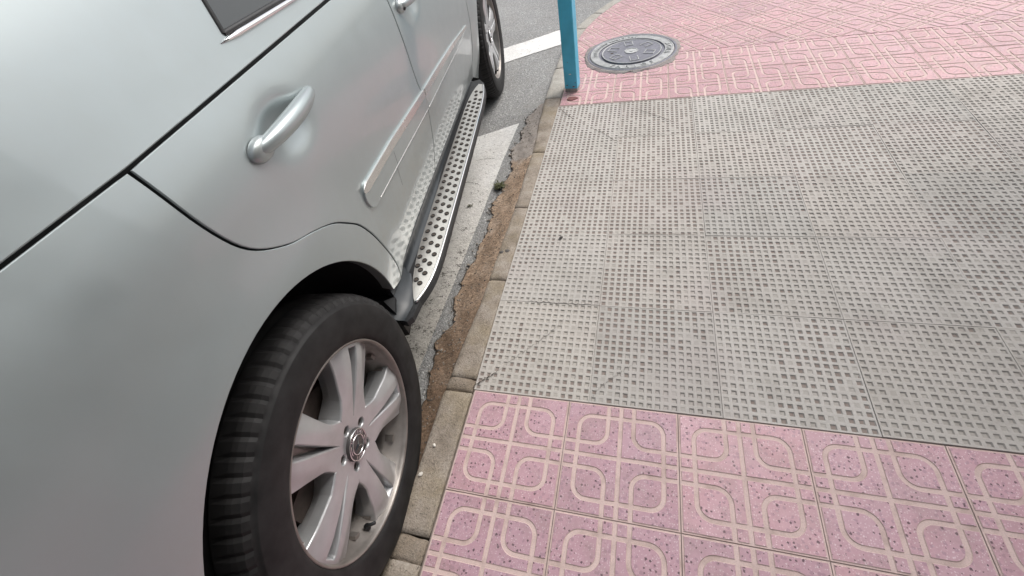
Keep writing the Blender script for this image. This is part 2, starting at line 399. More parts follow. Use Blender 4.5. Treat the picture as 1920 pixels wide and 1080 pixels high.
def copy_tree(o, parent=None, skip=()):
    c = o.copy(); C.objects.link(c)
    if parent is not None: c.parent = parent
    for ch in o.children:
        if ch.name.split('.')[0] not in skip: copy_tree(ch, c, skip)
    return c

ROAD_Z = -0.0582
# ------------------------------------------------------------------ ground: road
def noise1(x, seed, amp):
    return amp*sum(math.sin(x*f+seed*g)/(1+i*0.6) for i, (f, g) in enumerate(((7, 1.3), (19, 2.1), (43, 3.7), (97, 5.1))))/2
road = MB(); road.add([(-400, -400, ROAD_Z), (400, -400, ROAD_Z), (400, 400, ROAD_Z), (-400, 400, ROAD_Z)], [(0, 1, 2, 3)])
road = road.build('road', ['asphalt']); tag(road, kind='structure')

# kerb path: inner edge, straight then turning right round the corner
IN = np.vstack([[(-0.001, -4.0), (-0.001, -2.0), (-0.001, 0.0), (0.0, 1.5), (0.0, 2.5)], smooth_line([(0.0, 2.85), (0.0, 3.13), (0.04, 3.36), (0.113, 3.60), (0.205, 3.80), (0.29, 3.95), (0.47, 4.2), (0.80, 4.5), (1.3, 4.72), (2.2, 4.85), (6.0, 4.95)], 6)])
seg = np.r_[0, np.cumsum(np.hypot(*np.diff(IN, axis=0).T))]
def kerb_at(s):
    x = np.interp(s, seg, IN[:, 0]); y = np.interp(s, seg, IN[:, 1])
    x2 = np.interp(s+0.02, seg, IN[:, 0]); y2 = np.interp(s+0.02, seg, IN[:, 1]); x1 = np.interp(s-0.02, seg, IN[:, 0]); y1 = np.interp(s-0.02, seg, IN[:, 1])
    t = np.array([x2-x1, y2-y1]); t /= np.hypot(*t); return np.array([x, y]), np.array([-t[1], t[0]])
WK = ([-4, -0.6, 0.0, 0.18, 0.42, 0.7, 1.1, 1.5, 1.85, 2.15, 2.6, 3.3, 3.6, 4.2, 12], [0.108, 0.108, 0.108, 0.099, 0.082, 0.077, 0.071, 0.075, 0.096, 0.110, 0.113, 0.10, 0.095, 0.09, 0.12])
def kerb_w(y): return float(np.interp(y, *WK))
kerb = tag(empty('kerb'), kind='structure')
def kerb_stone(s0, s1, mat='kerb', name='kerb_stone', top=0.0, seed=0, rough=0.0015, inset=0.0, w0=0.0, w1=1.0, jag=0.0):
    nu = max(6, int((s1-s0)/0.016)); g = 0.0015
    prof = [(0, -0.13), (0, -0.007), (0.02, -0.001), (0.08, 0), (0.25, 0), (0.5, 0.0005), (0.75, 0), (0.90, -0.0015), (0.96, -0.006), (1.0, -0.016), (1.0, -0.13)]
    v = []; f = []
    for i in range(nu+1):
        ti = i/nu
        for j, (a, z) in enumerate(prof):
            a2 = w0+(w1-w0)*a
            sj = s0+g+(s1-s0-2*g)*ti
            if jag: sj += (noise1(a*0.12, seed, jag)*(1-ti) + noise1(a*0.12+3, seed+9, jag)*ti)
            p, nn = kerb_at(sj); w = kerb_w(p[1])
            e = min(ti, 1-ti)*(s1-s0); ez = -0.005*math.exp(-(e/0.006)**1) if z > -0.1 else 0
            d = noise1(p[1]*1.7+j*2.1, seed+j*0.7, rough) if j in (2, 3, 4, 5, 6, 7, 8, 9) else 0
            q = p+nn*(a2*w + (noise1(p[1], seed, 0.0025)+noise1(p[1]*3.1, seed+4, 0.0012) if j >= 8 else 0))
            v.append((q[0], q[1], top+z+ez+d))
    m_ = len(prof)
    for i in range(nu):
        for j in range(m_-1): f.append((i*m_+j, (i+1)*m_+j, (i+1)*m_+j+1, i*m_+j+1))
    f.append(tuple(range(m_))); f.append(tuple(nu*m_+j for j in range(m_-1, -1, -1)))
    me = mesh_py(name, v, f, smooth=True)
    for p in me.polygons[-2:]: p.use_smooth = False
    return link(name, me, kerb, [mat])
S0 = 4.0                                              # s at y = 0
ys = [-2.5, -2.0, -1.5, -1.02, -0.535]
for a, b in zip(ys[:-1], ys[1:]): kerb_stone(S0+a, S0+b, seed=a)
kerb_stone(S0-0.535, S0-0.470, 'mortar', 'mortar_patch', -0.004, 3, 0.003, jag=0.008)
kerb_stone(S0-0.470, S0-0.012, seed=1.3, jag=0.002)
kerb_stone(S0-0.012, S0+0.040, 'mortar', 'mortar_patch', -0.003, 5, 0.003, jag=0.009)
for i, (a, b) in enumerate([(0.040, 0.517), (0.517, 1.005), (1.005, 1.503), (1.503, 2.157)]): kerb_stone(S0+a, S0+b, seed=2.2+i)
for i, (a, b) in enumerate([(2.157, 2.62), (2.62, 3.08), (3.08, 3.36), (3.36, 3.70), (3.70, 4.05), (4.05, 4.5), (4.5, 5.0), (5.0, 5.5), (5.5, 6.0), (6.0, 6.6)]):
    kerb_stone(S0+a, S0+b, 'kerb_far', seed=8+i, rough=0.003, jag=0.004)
for (x, y, r) in [(-0.035, 0.693, 0.011), (-0.060, 0.684, 0.010)]:
    mb = MB(); n = 14; ph = rng.rand()*6
    ring = [(x+r*(1.0+0.15*math.sin(3*t+ph))*math.cos(t), y+r*0.9*(1+0.12*math.sin(2*t))*math.sin(t), 0.0012) for t in np.linspace(0, 2*math.pi, n, False)]
    ring2 = [(x+(p[0]-x)*0.75, y+(p[1]-y)*0.75, 0.0028) for p in ring]
    mb.add(ring+ring2+[(x, y, 0.003)], [(i, (i+1) % n, n+(i+1) % n, n+i) for i in range(n)]+[(n+i, n+(i+1) % n, 2*n) for i in range(n)], 0, True)
    mb.build('gum_spot', ['gum'], kerb)

# gutter strip with its broken edge
crack = [(-0.20, -1.2), (-0.197, -0.6), (-0.185, -0.25), (-0.190, -0.05), (-0.196, 0.053), (-0.204, 0.10), (-0.232, 0.205), (-0.212, 0.251), (-0.190, 0.300), (-0.196, 0.36), (-0.219, 0.43), (-0.222, 0.533), (-0.203, 0.669), (-0.197, 0.74), (-0.199, 0.817), (-0.190, 0.90), (-0.196, 1.002), (-0.220, 1.06), (-0.205, 1.13), (-0.195, 1.22), (-0.186, 1.34), (-0.178, 1.40), (-0.200, 1.50), (-0.224, 1.58), (-0.222, 1.63), (-0.196, 1.70), (-0.197, 1.78), (-0.212, 1.84), (-0.196, 1.90), (-0.208, 1.99), (-0.176, 2.07), (-0.142, 2.155)]
cr2 = []
for (a, b) in zip(crack[:-1], crack[1:]):
    for k in range(6):
        t = k/6; x = a[0]+(b[0]-a[0])*t; y = a[1]+(b[1]-a[1])*t; cr2.append((x+noise1(y*5.1, 2.0, 0.010)+rng.uniform(-0.003, 0.003), y))
cr2.append(crack[-1])
def gut_z(p):
    x, y = p[:, 0], p[:, 1]; w = np.interp(y, *WK); t = np.clip((-w-x)/0.11, 0, 1)
    dip = np.interp(y, [-1.2, -0.1, 0.15, 0.5, 1.7, 2.1], [0.045, 0.04, 0.018, 0.008, 0.010, 0.03])
    zz = -dip*(1-t)-0.049*t
    zz = zz+0.0009*(np.sin(x*61+y*23)+np.sin(y*47-x*31)+0.7*np.sin(x*140+y*90))*np.clip(t*8, 0, 1)
    return np.maximum(np.stack([x, y, zz], 1), [-9, -9, ROAD_Z+0.008])
def gut_n(p):
    e = 0.002; a = gut_z(p+[e, 0])-gut_z(p-[e, 0]); b = gut_z(p+[0, e])-gut_z(p-[0, e]); n = np.cross(a, b); return n/np.linalg.norm(n, axis=1)[:, None]
gl = [(-kerb_w(y)+0.002, y) for y in np.linspace(2.16, -1.2, 60)]
plate('gutter', cr2+gl, gut_z, gut_n, step=0.02, spacing=0.03, chamfer=0.002, depth=0.05, mats=('gutter',))
tag(bpy.data.objects['gutter'], kind='structure')
mb = MB(); v = []
for i, (x, y) in enumerate(cr2):
    w = 0.005+0.006*abs(math.sin(y*31))*abs(math.sin(y*13))+(0.006 if 1.5 < y < 2.0 and False else 0)
    v += [(x+0.003, y, ROAD_Z+0.0045), (x-w, y, ROAD_Z+0.0045)]
mb.add(v, [(2*i, 2*i+2, 2*i+3, 2*i+1) for i in range(len(cr2)-1)])
mb.build('crack', ['crack'], road)

def ribbon(name, pts, w, z, mat, parent, seed=0, amp=0.004):
    P = smooth_line(pts, 10); mb = MB(); v = []; n = len(P)
    for i, (x, y) in enumerate(P):
        d = P[min(i+1, n-1)]-P[max(i-1, 0)]; d = d/max(1e-9, np.hypot(*d)); nn = np.array([-d[1], d[0]])
        j = noise1(i*0.37, seed, amp)+rng.uniform(-1, 1)*amp*0.35; ww = w*(0.35+0.65*abs(math.sin(i*0.9+seed)))*min(1, 0.3+3*min(i, n-1-i)/n)
        c = np.array([x, y])+nn*j; v += [(*(c+nn*ww/2), z), (*(c-nn*ww/2), z)]
    mb.add(v, [(2*i, 2*i+1, 2*i+3, 2*i+2) for i in range(n-1)]); return mb.build(name, [mat], parent)
gz_ = lambda x, y: float(gut_z(np.array([[x, y]]))[0][2])
for i, (p, w, z) in enumerate([([(-0.078, 0.36), (-0.074, 0.44), (-0.069, 0.52), (-0.069, 0.61)], 0.005, -0.009), ([(-0.103, 0.06), (-0.097, 0.16), (-0.090, 0.27)], 0.004, -0.014),
                               ([(-0.19, -0.03), (-0.165, -0.045), (-0.145, -0.03), (-0.115, -0.005)], 0.005, -0.043), ([(-0.185, 0.13), (-0.15, 0.15), (-0.12, 0.14)], 0.0025, -0.03)]):
    ribbon('crack', p, w, z+0.0035, 'crack', bpy.data.objects['gutter'], 40+i, 0.003)
# white markings
def sheet(name, pts, z, mats, parent, step=0.03, amp=0.0, seed=0):
    P = resample(pts, step); P = np.array([(x+noise1(x*3+y*5, seed, amp), y+noise1(y*3-x*4, seed+2, amp)) for x, y in P])
    mb = MB(); mb.add([(x, y, z) for x, y in P], [tuple(range(len(P)))]); return mb.build(name, mats, parent)
for nm_pts, amp, sd_ in [([(-0.263, -0.45), (-0.262, 0.4), (-0.259, 1.0), (-0.262, 1.5), (-0.252, 1.948), (-0.51, 1.797), (-1.5, 1.20), (-2.6, 0.55), (-2.6, -0.9), (-1.2, -0.95)], 0.0016, 1.0),
                     ([(-0.165, 3.59), (-0.67, 3.27), (-2.6, 2.03), (-2.75, 1.60), (-0.60, 2.955), (-0.30, 3.135), (-0.155, 3.225), (-0.175, 3.33)], 0.007, 4.0)]:
    sheet('road_marking', nm_pts, ROAD_Z+0.004, ['paint'], road, amp=amp, seed=sd_)

for i, p in enumerate([[(-0.55, 0.16), (-0.43, 0.185), (-0.36, 0.17), (-0.29, 0.18)], [(-0.62, 0.62), (-0.48, 0.60), (-0.38, 0.63), (-0.30, 0.615)], [(-0.52, 1.28), (-0.41, 1.30), (-0.33, 1.27)], [(-0.44, 1.52), (-0.36, 1.54), (-0.29, 1.53)], [(-0.50, 0.95), (-0.42, 0.97), (-0.37, 0.94)]]):
    ribbon('crack', p, 0.0035, ROAD_Z+0.0052, 'crack', road, 20+i, 0.006)
# ------------------------------------------------------------------ pavement
pavement = MB()
pl = [(kerb_at(s)[0][0]+0.004, kerb_at(s)[0][1]) for s in np.linspace(0, seg[-1]-0.05, 120)]+[(6, -4)]
n_ = len(pl)
pavement.add([(x, y, -0.0055) for x, y in pl]+[(x, y, -0.3) for x, y in pl], [tuple(range(n_))[::-1]]+[(i, (i+1) % n_, n_+(i+1) % n_, n_+i) for i in range(n_)])
pavement = pavement.build('pavement', ['slab']); tag(pavement, kind='structure')

S = 1/3.0
def tile_curves(L):
    """groove centre lines in unit tile -> metres; list of ('s',a,b) and ('a',c,r,t0,t1)"""
    a, b, r = 0.125, 0.385, 0.115; out = []
    def seg_(x0, y0, x1, y1): out.append(('s', np.array([x0, y0])*L, np.array([x1, y1])*L))
    def arc_(cx, cy_, t0, t1): out.append(('a', np.array([cx, cy_])*L, r*L, math.radians(t0), math.radians(t1)))
    seg_(0.5, 0, 0.5, 1); seg_(0, 0.5, 1, 0.5)
    for q in (0, 1):
        f = (lambda y: y) if q == 0 else (lambda y: 1-y)
        seg_(a+r, f(a), 1-a-r, f(a))
        for (x0, x1) in ((0, b-r), (1-b+r, 1)): seg_(x0, f(b), x1, f(b))
        g = (lambda x: x) if q == 0 else (lambda x: 1-x)
        seg_(g(a), a+r, g(a), 1-a-r)
        for (y0, y1) in ((0, b-r), (1-b+r, 1)): seg_(g(b), y0, g(b), y1)
    for mx in (0, 1):
        for my in (0, 1):
            X = lambda x: 1-x if mx else x
            Y = lambda y: 1-y if my else y
            def ar(cx, cy_, t0, t1):
                if mx: t0, t1 = 180-t1, 180-t0
                if my: t0, t1 = -t1, -t0
                arc_(X(cx), Y(cy_), t0, t1)
            ar(a+r, a+r, 180, 270); ar(b-r, b-r, 0, 90)
    return out
def tile_mesh(L, w=0.0135, wb=0.0115, d=0.0026, sl=0.0014):
    cur = tile_curves(L); lo, hi = 0.0008, L-0.0008
    V = []; E = []
    def poly(pts, closed=False):
        k = len(V); V.extend(pts); n = len(pts)
        E.extend([(k+i, k+i+1) for i in range(n-1)]+([(k+n-1, k)] if closed else []))
    def clampseg(a, b):
        a = np.clip(a, lo, hi); b = np.clip(b, lo, hi)
        if np.hypot(*(a-b)) > 1e-5: poly([a, b])
    poly([np.array(p) for p in ((lo, lo), (hi, lo), (hi, hi), (lo, hi))], True)
    for k in (wb/2, wb/2-sl): poly([np.array(p) for p in ((k, k), (L-k, k), (L-k, L-k), (k, L-k))], True)
    for c in cur:
        for o in (w/2, w/2-sl):
            if c[0] == 's':
                dd = (c[2]-c[1])/np.hypot(*(c[2]-c[1])); nn = np.array([-dd[1], dd[0]])
                for s_ in (1, -1): clampseg(c[1]+nn*o*s_, c[2]+nn*o*s_)
            else:
                for s_ in (1, -1):
                    poly([c[1]+(c[2]+o*s_)*np.array([math.cos(t), math.sin(t)]) for t in np.linspace(c[3], c[4], 9)])
    res = delaunay_2d_cdt([Vector(p) for p in V], E, [], 1, 1e-5)
    P = np.array([tuple(p) for p in res[0]]); F = [tuple(f) for f in res[2]]
    # fan any non-triangles
    F2 = []
    for f in F: F2 += [(f[0], f[i], f[i+1]) for i in range(1, len(f)-1)]
    def sdf(Q):
        D = np.minimum(np.minimum(Q[:, 0], L-Q[:, 0]), np.minimum(Q[:, 1], L-Q[:, 1]))-wb/2
        for c in cur:
            if c[0] == 's': D = np.minimum(D, dist_seg(Q, c[1], c[2])-w/2)
            else:
                u = Q-c[1]; th = np.arctan2(u[:, 1], u[:, 0]); mid = (c[3]+c[4])/2
                da = np.abs((th-mid+math.pi) % (2*math.pi)-math.pi); k = da <= (c[4]-c[3])/2+0.03
                D = np.where(k, np.minimum(D, np.abs(np.hypot(*u.T)-c[2])-w/2), D)
        return D
    z = np.clip(sdf(P)/sl, -1, 0)*d
    cen = np.array([P[list(f)].mean(0) for f in F2]); mi = (sdf(cen) < -1e-4).astype(int)
    verts = [(x-L/2, y-L/2, zz) for (x, y), zz in zip(P, z)]
    faces = [f if area2(P[list(f)]) > 0 else f[::-1] for f in F2]
    k = len(verts); sq = [(lo, lo), (hi, lo), (hi, hi), (lo, hi)]
    verts += [(x-L/2, y-L/2, -d) for x, y in sq]+[(x-L/2, y-L/2, -0.03) for x, y in sq]
    faces += [(k+i, k+4+i, k+4+(i+1) % 4, k+(i+1) % 4) for i in range(4)]; mi = list(mi)+[1]*4
    return mesh_py('paving_tile', verts, faces, mi)
TILE = tile_mesh(S-0.001); TILE_FAR = TILE.copy(); TILE_FAR.name = 'paving_tile_far'
TILE.materials.append(MAT['terrazzo']); TILE.materials.append(MAT['groove']); TILE_FAR.materials.append(MAT['terrazzo_far']); TILE_FAR.materials.append(MAT['groove'])

def tac_mesh(L=0.3985, n=16, seed=0, deep=0.0042):
    r = np.random.RandomState(seed); p = L/n; mb = MB(); v = []; f = []; mi = []
    def q(a, m_=0): k = len(v); v.extend(a); f.append((k, k+1, k+2, k+3)); mi.append(m_)
    for i in range(n):
        for j in range(n):
            x0, y0 = i*p-L/2, j*p-L/2; ho = p*0.31+r.uniform(-0.0006, 0.0006); hi_ = ho-0.0026; cx, cy_ = x0+p/2+r.uniform(-.0004, .0004), y0+p/2+r.uniform(-.0004, .0004)
            dz = deep*(r.uniform(0.8, 1.1) if r.rand() > 0.14 else r.uniform(0.1, 0.5))
            O = [(x0, y0, 0), (x0+p, y0, 0), (x0+p, y0+p, 0), (x0, y0+p, 0)]
            A = [(cx+sx*ho, cy_+sy_*ho, -0.0002) for sx, sy_ in ((-1, -1), (1, -1), (1, 1), (-1, 1))]
            B = [(cx+sx*hi_, cy_+sy_*hi_, -dz) for sx, sy_ in ((-1, -1), (1, -1), (1, 1), (-1, 1))]
            for k in range(4):
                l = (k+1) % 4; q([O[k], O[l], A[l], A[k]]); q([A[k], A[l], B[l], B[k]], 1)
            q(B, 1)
    h = L/2; c = [(-h, -h), (h, -h), (h, h), (-h, h)]
    for k in range(4):
        l = (k+1) % 4; q([(*c[k], 0), (*c[k], -0.03), (*c[l], -0.03), (*c[l], 0)])
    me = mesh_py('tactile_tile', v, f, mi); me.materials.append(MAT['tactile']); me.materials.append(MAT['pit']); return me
TAC = [tac_mesh(seed=s) for s in range(3)]
X0 = 0.001
TR = 0.4062
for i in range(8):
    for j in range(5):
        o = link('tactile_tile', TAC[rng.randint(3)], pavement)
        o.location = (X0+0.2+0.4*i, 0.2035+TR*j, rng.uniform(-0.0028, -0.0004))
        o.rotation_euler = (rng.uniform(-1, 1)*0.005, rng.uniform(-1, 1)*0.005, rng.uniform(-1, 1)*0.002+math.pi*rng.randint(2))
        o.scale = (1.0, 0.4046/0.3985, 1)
def cut_tile(mat, planes):
    bm = bmesh.new(); bm.from_mesh(TILE); bm.transform(mat)
    for co, no in planes:
        bmesh.ops.bisect_plane(bm, geom=bm.verts[:]+bm.edges[:]+bm.faces[:], plane_co=co, plane_no=no, clear_outer=True, dist=1e-6)
        be = [e for e in bm.edges if e.is_boundary]
        if not bm.faces: bm.free(); return None
        r_ = bmesh.ops.extrude_edge_only(bm, edges=[e for e in be if all(abs((v.co-Vector(co)).dot(Vector(no))) < 1e-4 for v in e.verts)])
        for vv in [g for g in r_['geom'] if isinstance(g, bmesh.types.BMVert)]: vv.co.z = -0.03
    bm.transform(mat.inverted()); me = bpy.data.meshes.new('paving_tile'); bm.to_mesh(me); bm.free()
    me.materials.append(MAT['terrazzo' if mat.translation.y < 1 else 'terrazzo_far']); me.materials.append(MAT['groove']); return me
MH = (0.425, 2.77); MHR = 0.335
outer = []                                           # tiles outside the picture, joined at the end
def put_tile(x, y, rot=0.0, planes=(), seen=True, z=0.0):
    rz = rot+0
    t = Matrix.Translation((x, y, z)) @ Matrix.Rotation(rz, 4, 'Z')
    cs = [t @ Vector((a*S/2, b*S/2, 0)) for a in (-1, 1) for b in (-1, 1)]
    if all(math.hypot(c.x-MH[0], c.y-MH[1]) < MHR-0.01 for c in cs): return
    act = [(co, no) for co, no in planes if any((c-Vector(co)).dot(Vector(no)) > 1e-4 for c in cs)]
    if any(all((c-Vector(co)).dot(Vector(no)) > -0.003 for c in cs) for co, no in act): return
    me = TILE if y < 1 else TILE_FAR
    if act:
        me = cut_tile(t, act)
        if me is None or len(me.polygons) == 0: return
    if not seen: outer.append((me, t)); return
    o = link('paving_tile', me, pavement); o.matrix_world = t
    o.location.z += rng.uniform(-0.001, 0.0004); o.rotation_euler.x += rng.uniform(-1, 1)*0.002; o.rotation_euler.y += rng.uniform(-1, 1)*0.002
    return o
UJ = 0.3392                                           # first joint right of the kerb
kcut = ((0.0015, 0, 0), (-1, 0, 0))
for i in range(-1, 12):
    for j in range(0, 7):
        x, y = UJ+S*(i+0.5), -0.0012-S*(j+0.5)
        put_tile(x, y, 0, [kcut], seen=(j < 3 and x < 1.9))
YF = 2.036
kp = []
for s in np.linspace(S0+2.6, S0+6.0, 26):
    p, nn = kerb_at(s); kp.append(((p[0]-nn[0]*0.002, p[1]-nn[1]*0.002, 0), (nn[0], nn[1], 0)))
for i in range(-1, 15):
    for j in range(2):
        x = UJ+S*(i+0.5)-0.0+0.0; put_tile(x, YF+S*(j+0.5), 0, [kcut], seen=(x < 3.1))
R0 = math.radians(33); ZB = YF+2*S+0.001; cR, sR = math.cos(R0), math.sin(R0)
zone = ((0, ZB, 0), (0, -1, 0))
for i in range(-8, 16):
    for j in range(-14, 14):
        x = 0.20+cR*S*i-sR*S*j; y = 3.12+sR*S*i+cR*S*j
        if y < ZB-0.3 or y > 5.2 or x < -0.3 or x > 4.2: continue
        # keep only the kerb planes near this tile
        near = [k for k in kp if math.hypot(k[0][0]-x, k[0][1]-y) < 0.34] or [k for k in kp]
        put_tile(x, y, R0, [zone]+near, seen=(y < 4.1 and x < 3.0 and y < 4.05-0.35*max(0, x-0.7)))
mb = MB()
for me, t in outer:
    vs = [t @ v.co for v in me.vertices]
    for k in (0, 1): 
        pass
    base = len(mb.v); mb.v += [tuple(q) for q in vs]
    for p in me.polygons: mb.f.append(tuple(base+i for i in p.vertices)); mb.m.append(p.material_index); mb.sm.append(False)
o = mb.build('outer_paving_tile', ['terrazzo', 'groove'], pavement); tag(o, kind='stuff')

# unseen rendered house front, added to shade the near pavement, ending at the corner
hw_ = MB(); hw_.box(3.21, 3.5, -14, 2.4, -0.05, 7.5); hw_.box(3.185, 3.21, -14, 2.42, -0.05, 0.55)
shade_wall = tag(hw_.build('shade_wall', ['render']), kind='structure')
for (y0, y1, z0, z1) in ((-3.6, -2.5, 0.95, 2.35), (-1.2, -0.1, 0.95, 2.35), (0.9, 1.85, 0.05, 2.25), (-1.2, -0.1, 3.9, 5.3), (0.9, 1.85, 3.9, 5.3)):  # unseen windows and a door, added to reflect in the car body
    b_ = MB(); b_.box(3.180, 3.2095, y0, y0+0.07, z0, z1); b_.box(3.180, 3.2095, y1-0.07, y1, z0, z1); b_.box(3.181, 3.2095, y0+0.07, y1-0.07, z1-0.07, z1); b_.box(3.181, 3.2095, y0+0.07, y1-0.07, z0, z0+0.07); b_.build('window_frame', ['stone_white'], shade_wall)
    b_ = MB(); b_.box(3.198, 3.2085, y0+0.07, y1-0.07, z0+0.07, z1-0.07); b_.build('added_pane', ['glass'], shade_wall)
# cracks across the grey tiles
cr_ = [([(-0.004, 0.006), (0.033, 0.045), (0.069, 0.077)], 0.005), ([(0.069, 0.077), (0.112, 0.131), (0.153, 0.174), (0.195, 0.22), (0.246, 0.281), (0.275, 0.331)], 0.0016),
       ([(0.404, 0.012), (0.432, 0.059), (0.461, 0.091), (0.489, 0.119), (0.514, 0.142), (0.556, 0.178)], 0.0014), ([(0.010, 2.005), (0.092, 1.892), (0.13, 1.848)], 0.004),
       ([(0.244, 1.736), (0.31, 1.676), (0.375, 1.596), (0.405, 1.571)], 0.004), ([(0.478, 1.939), (0.54, 1.886), (0.615, 1.826), (0.70, 1.745)], 0.004),
       ([(0.118, 0.4065), (0.187, 0.4065), (0.271, 0.4068), (0.400, 0.4068)], 0.003), ([(0.44, 0.8155), (0.605, 0.816), (0.78, 0.815)], 0.003)]
for i, (p, w) in enumerate(cr_): ribbon('crack', p, w, 0.0016, 'crack', pavement, i, 0.005)

# ------------------------------------------------------------------ manhole cover in its collar
mh = tag(empty('manhole_cover', (MH[0], MH[1], 0.0066)), 'round cast iron manhole cover with raised lettering set in the pink paving', 'manhole cover')
mb = MB(); n = 72; v = []
R_out = [0.344+noise1(i*2*math.pi/n*0.9, 3.0, 0.012)+0.007*math.sin(5*i*2*math.pi/n)+rng.uniform(-.004, .004) for i in range(n)]
for rr, z in ((None, -0.014), (None, -0.005), (0.325, 0.0015), (0.312, 0.002), (0.312, -0.02)):
    for i in range(n):
        t = 2*math.pi*i/n; q = rr if rr else R_out[i]-(0.004 if z > -0.01 else 0); v.append((q*math.cos(t), q*math.sin(t), z))
mb.add(v, [(k*n+i, k*n+(i+1) % n, (k+1)*n+(i+1) % n, (k+1)*n+i) for k in range(4) for i in range(n)])
mb.build('concrete_collar', ['collar'], mh)
mb = MB(); mb.lathe([(-0.02, 0.313), (0.003, 0.313), (0.004, 0.310), (0.004, 0.300), (0.002, 0.297), (-0.012, 0.296)], 96, 0, 'z', False); mb.build('frame_ring', ['cast'], mh)
mb = MB(); mb.lathe([(-0.012, 0.2935), (0.003, 0.2925), (0.005, 0.289), (0.0045, 0.236), (0.004, 0.231), (-0.004, 0.229), (-0.005, 0.226), (-0.005, 0.214), (-0.004, 0.211), (0.004, 0.208), (0.005, 0.204), (0.005, 0.0)], 96, 0, 'z', False)
cover = mb.build('cover_plate', ['cast'], mh)
cover.data.materials.append(MAT['cast_ring'])
for p in cover.data.polygons:
    p.use_smooth = False
    if math.hypot(p.center.x, p.center.y) > 0.232: p.material_index = 1
mb = MB()
mb.lathe([(0.0052, 0.289), (0.0075, 0.2875), (0.0075, 0.284), (0.0052, 0.2825)], 96, 0, 'z', False)
mb.lathe([(0.0052, 0.208), (0.0078, 0.2065), (0.0078, 0.2025), (0.0052, 0.2)], 96, 0, 'z', False)
mb.build('raised_ring', ['cast_worn'], mh)
def outline_box(mb, cx, cy_, w, h, rot, t=0.005, z0=0.0051, z1=0.0085, sides=(1, 1, 1, 1)):
    c, s = math.cos(rot), math.sin(rot)
    def bar(x0, x1, y0, y1):
        b = MB(); b.box(x0, x1, y0, y1, z0, z1); mb.add([(cx+c*x-s*y, cy_+s*x+c*y, z) for x, y, z in b.v], b.f)
    if sides[0]: bar(-w/2, w/2, -h/2, -h/2+t)
    if sides[1]: bar(-w/2, w/2, h/2-t, h/2)
    if sides[2]: bar(-w/2, -w/2+t, -h/2+t, h/2-t)
    if sides[3]: bar(w/2-t, w/2, -h/2+t, h/2-t)
for i in range(6):
    a = math.radians(100+60*i); mb = MB(); outline_box(mb, 0.135*math.cos(a), 0.135*math.sin(a), 0.072, 0.06, a, sides=(1, 1, 1, 1) if i % 2 == 0 else (1, 1, 0, 1)); mb.build('raised_frame', ['cast_worn'], mh)
    mb = MB(); mb.box(-0.026, 0.026, -0.02, 0.02, 0.0051, 0.0062); o = mb.build('recess_pad', ['cast'], mh); o.location = (0.135*math.cos(a), 0.135*math.sin(a), 0); o.rotation_euler = (0, 0, a)
mb = MB(); mb.lathe([(0.0051, 0.050), (0.0085, 0.049), (0.0085, 0.044), (0.0055, 0.043), (0.0055, 0.016), (0.008, 0.015), (0.008, 0.0)], 8, 0, 'z', False); mb.build('centre_boss', ['cast_worn'], mh)
mb = MB(); mb.lathe([(0.0052, 0.011), (0.0056, 0.0105), (0.0056, 0.0)], 16, 0, 'z', False); o = mb.build('lifting_hole', ['crack'], mh); o.location = (-0.135, -0.015, 0)

def text_mesh(txt, size, depth):
    cu = bpy.data.curves.new('t', 'FONT'); cu.body = txt; cu.size = size; cu.extrude = depth; cu.align_x = 'CENTER'; cu.resolution_u = 2
    o = bpy.data.objects.new('t', cu); C.objects.link(o); dg = bpy.context.evaluated_depsgraph_get()
    me = bpy.data.meshes.new_from_object(o.evaluated_get(dg)); V_ = [tuple(v.co) for v in me.vertices]; F_ = [tuple(p.vertices) for p in me.polygons]
    bpy.data.objects.remove(o); bpy.data.curves.remove(cu); bpy.data.meshes.remove(me); return V_, F_
def arc_text(mb, txt, R, a_mid, size, step, depth, z, upright_out=True):
    """letters along a circle in the xy plane; a in radians; upright_out: tops point away from the centre"""
    n = len(txt)
    for i, ch in enumerate(txt):
        if ch == ' ': continue
        V_, F_ = text_mesh(ch, size, depth); off = (i-(n-1)/2)*step
        a = a_mid-off/R if upright_out else a_mid+off/R
        rot = a-math.pi/2 if upright_out else a+math.pi/2; c, s = math.cos(rot), math.sin(rot); rb = R if upright_out else R+size*0.7
        mb.add([(rb*math.cos(a)+c*x-s*y, rb*math.sin(a)+s*x+c*y, z+zz) for x, y, zz in V_], F_)
mb = MB()
arc_text(mb, 'VARIOS', 0.242, math.radians(-88), 0.052, 0.052, 0.0025, 0.0065, False)
arc_text(mb, 'AGUA', 0.240, math.radians(-2), 0.050, 0.044, 0.0025, 0.0065, True)
arc_text(mb, 'SANEAMIENTO MUNICIPAL', 0.246, math.radians(138), 0.030, 0.0225, 0.002, 0.0062, True)
mb.build('raised_lettering', ['cast_worn'], mh)['kind'] = 'stuff'

# ------------------------------------------------------------------ blue post
post = tag(empty('blue_post', (0.065, 2.262, 0), math.radians(-6)), 'square blue painted metal post standing on the pink paving by the kerb', 'post')
hw = 0.0425
def sq_tube(z0, z1, h, mat, name, par, b=0.005, n=40):
    P = []
    for cx, cy_, a0 in ((h-b, h-b, 0), (-h+b, h-b, 90), (-h+b, -h+b, 180), (h-b, -h+b, 270)):
        P += [(cx+b*math.cos(math.radians(a0+t)), cy_+b*math.sin(math.radians(a0+t))) for t in (0, 30, 60, 90)]
    m_ = len(P); zs = np.linspace(z0, z1, n); v = [(x, y, z) for z in zs for x, y in P]
    f = [(j*m_+i, j*m_+(i+1) % m_, (j+1)*m_+(i+1) % m_, (j+1)*m_+i) for j in range(n-1) for i in range(m_)]+[tuple((n-1)*m_+i for i in range(m_))]
    return link(name, mesh_py(name, v, f, smooth=False), par, [mat])
sq_tube(0.022, 2.45, hw, 'blue', 'post_tube', post)
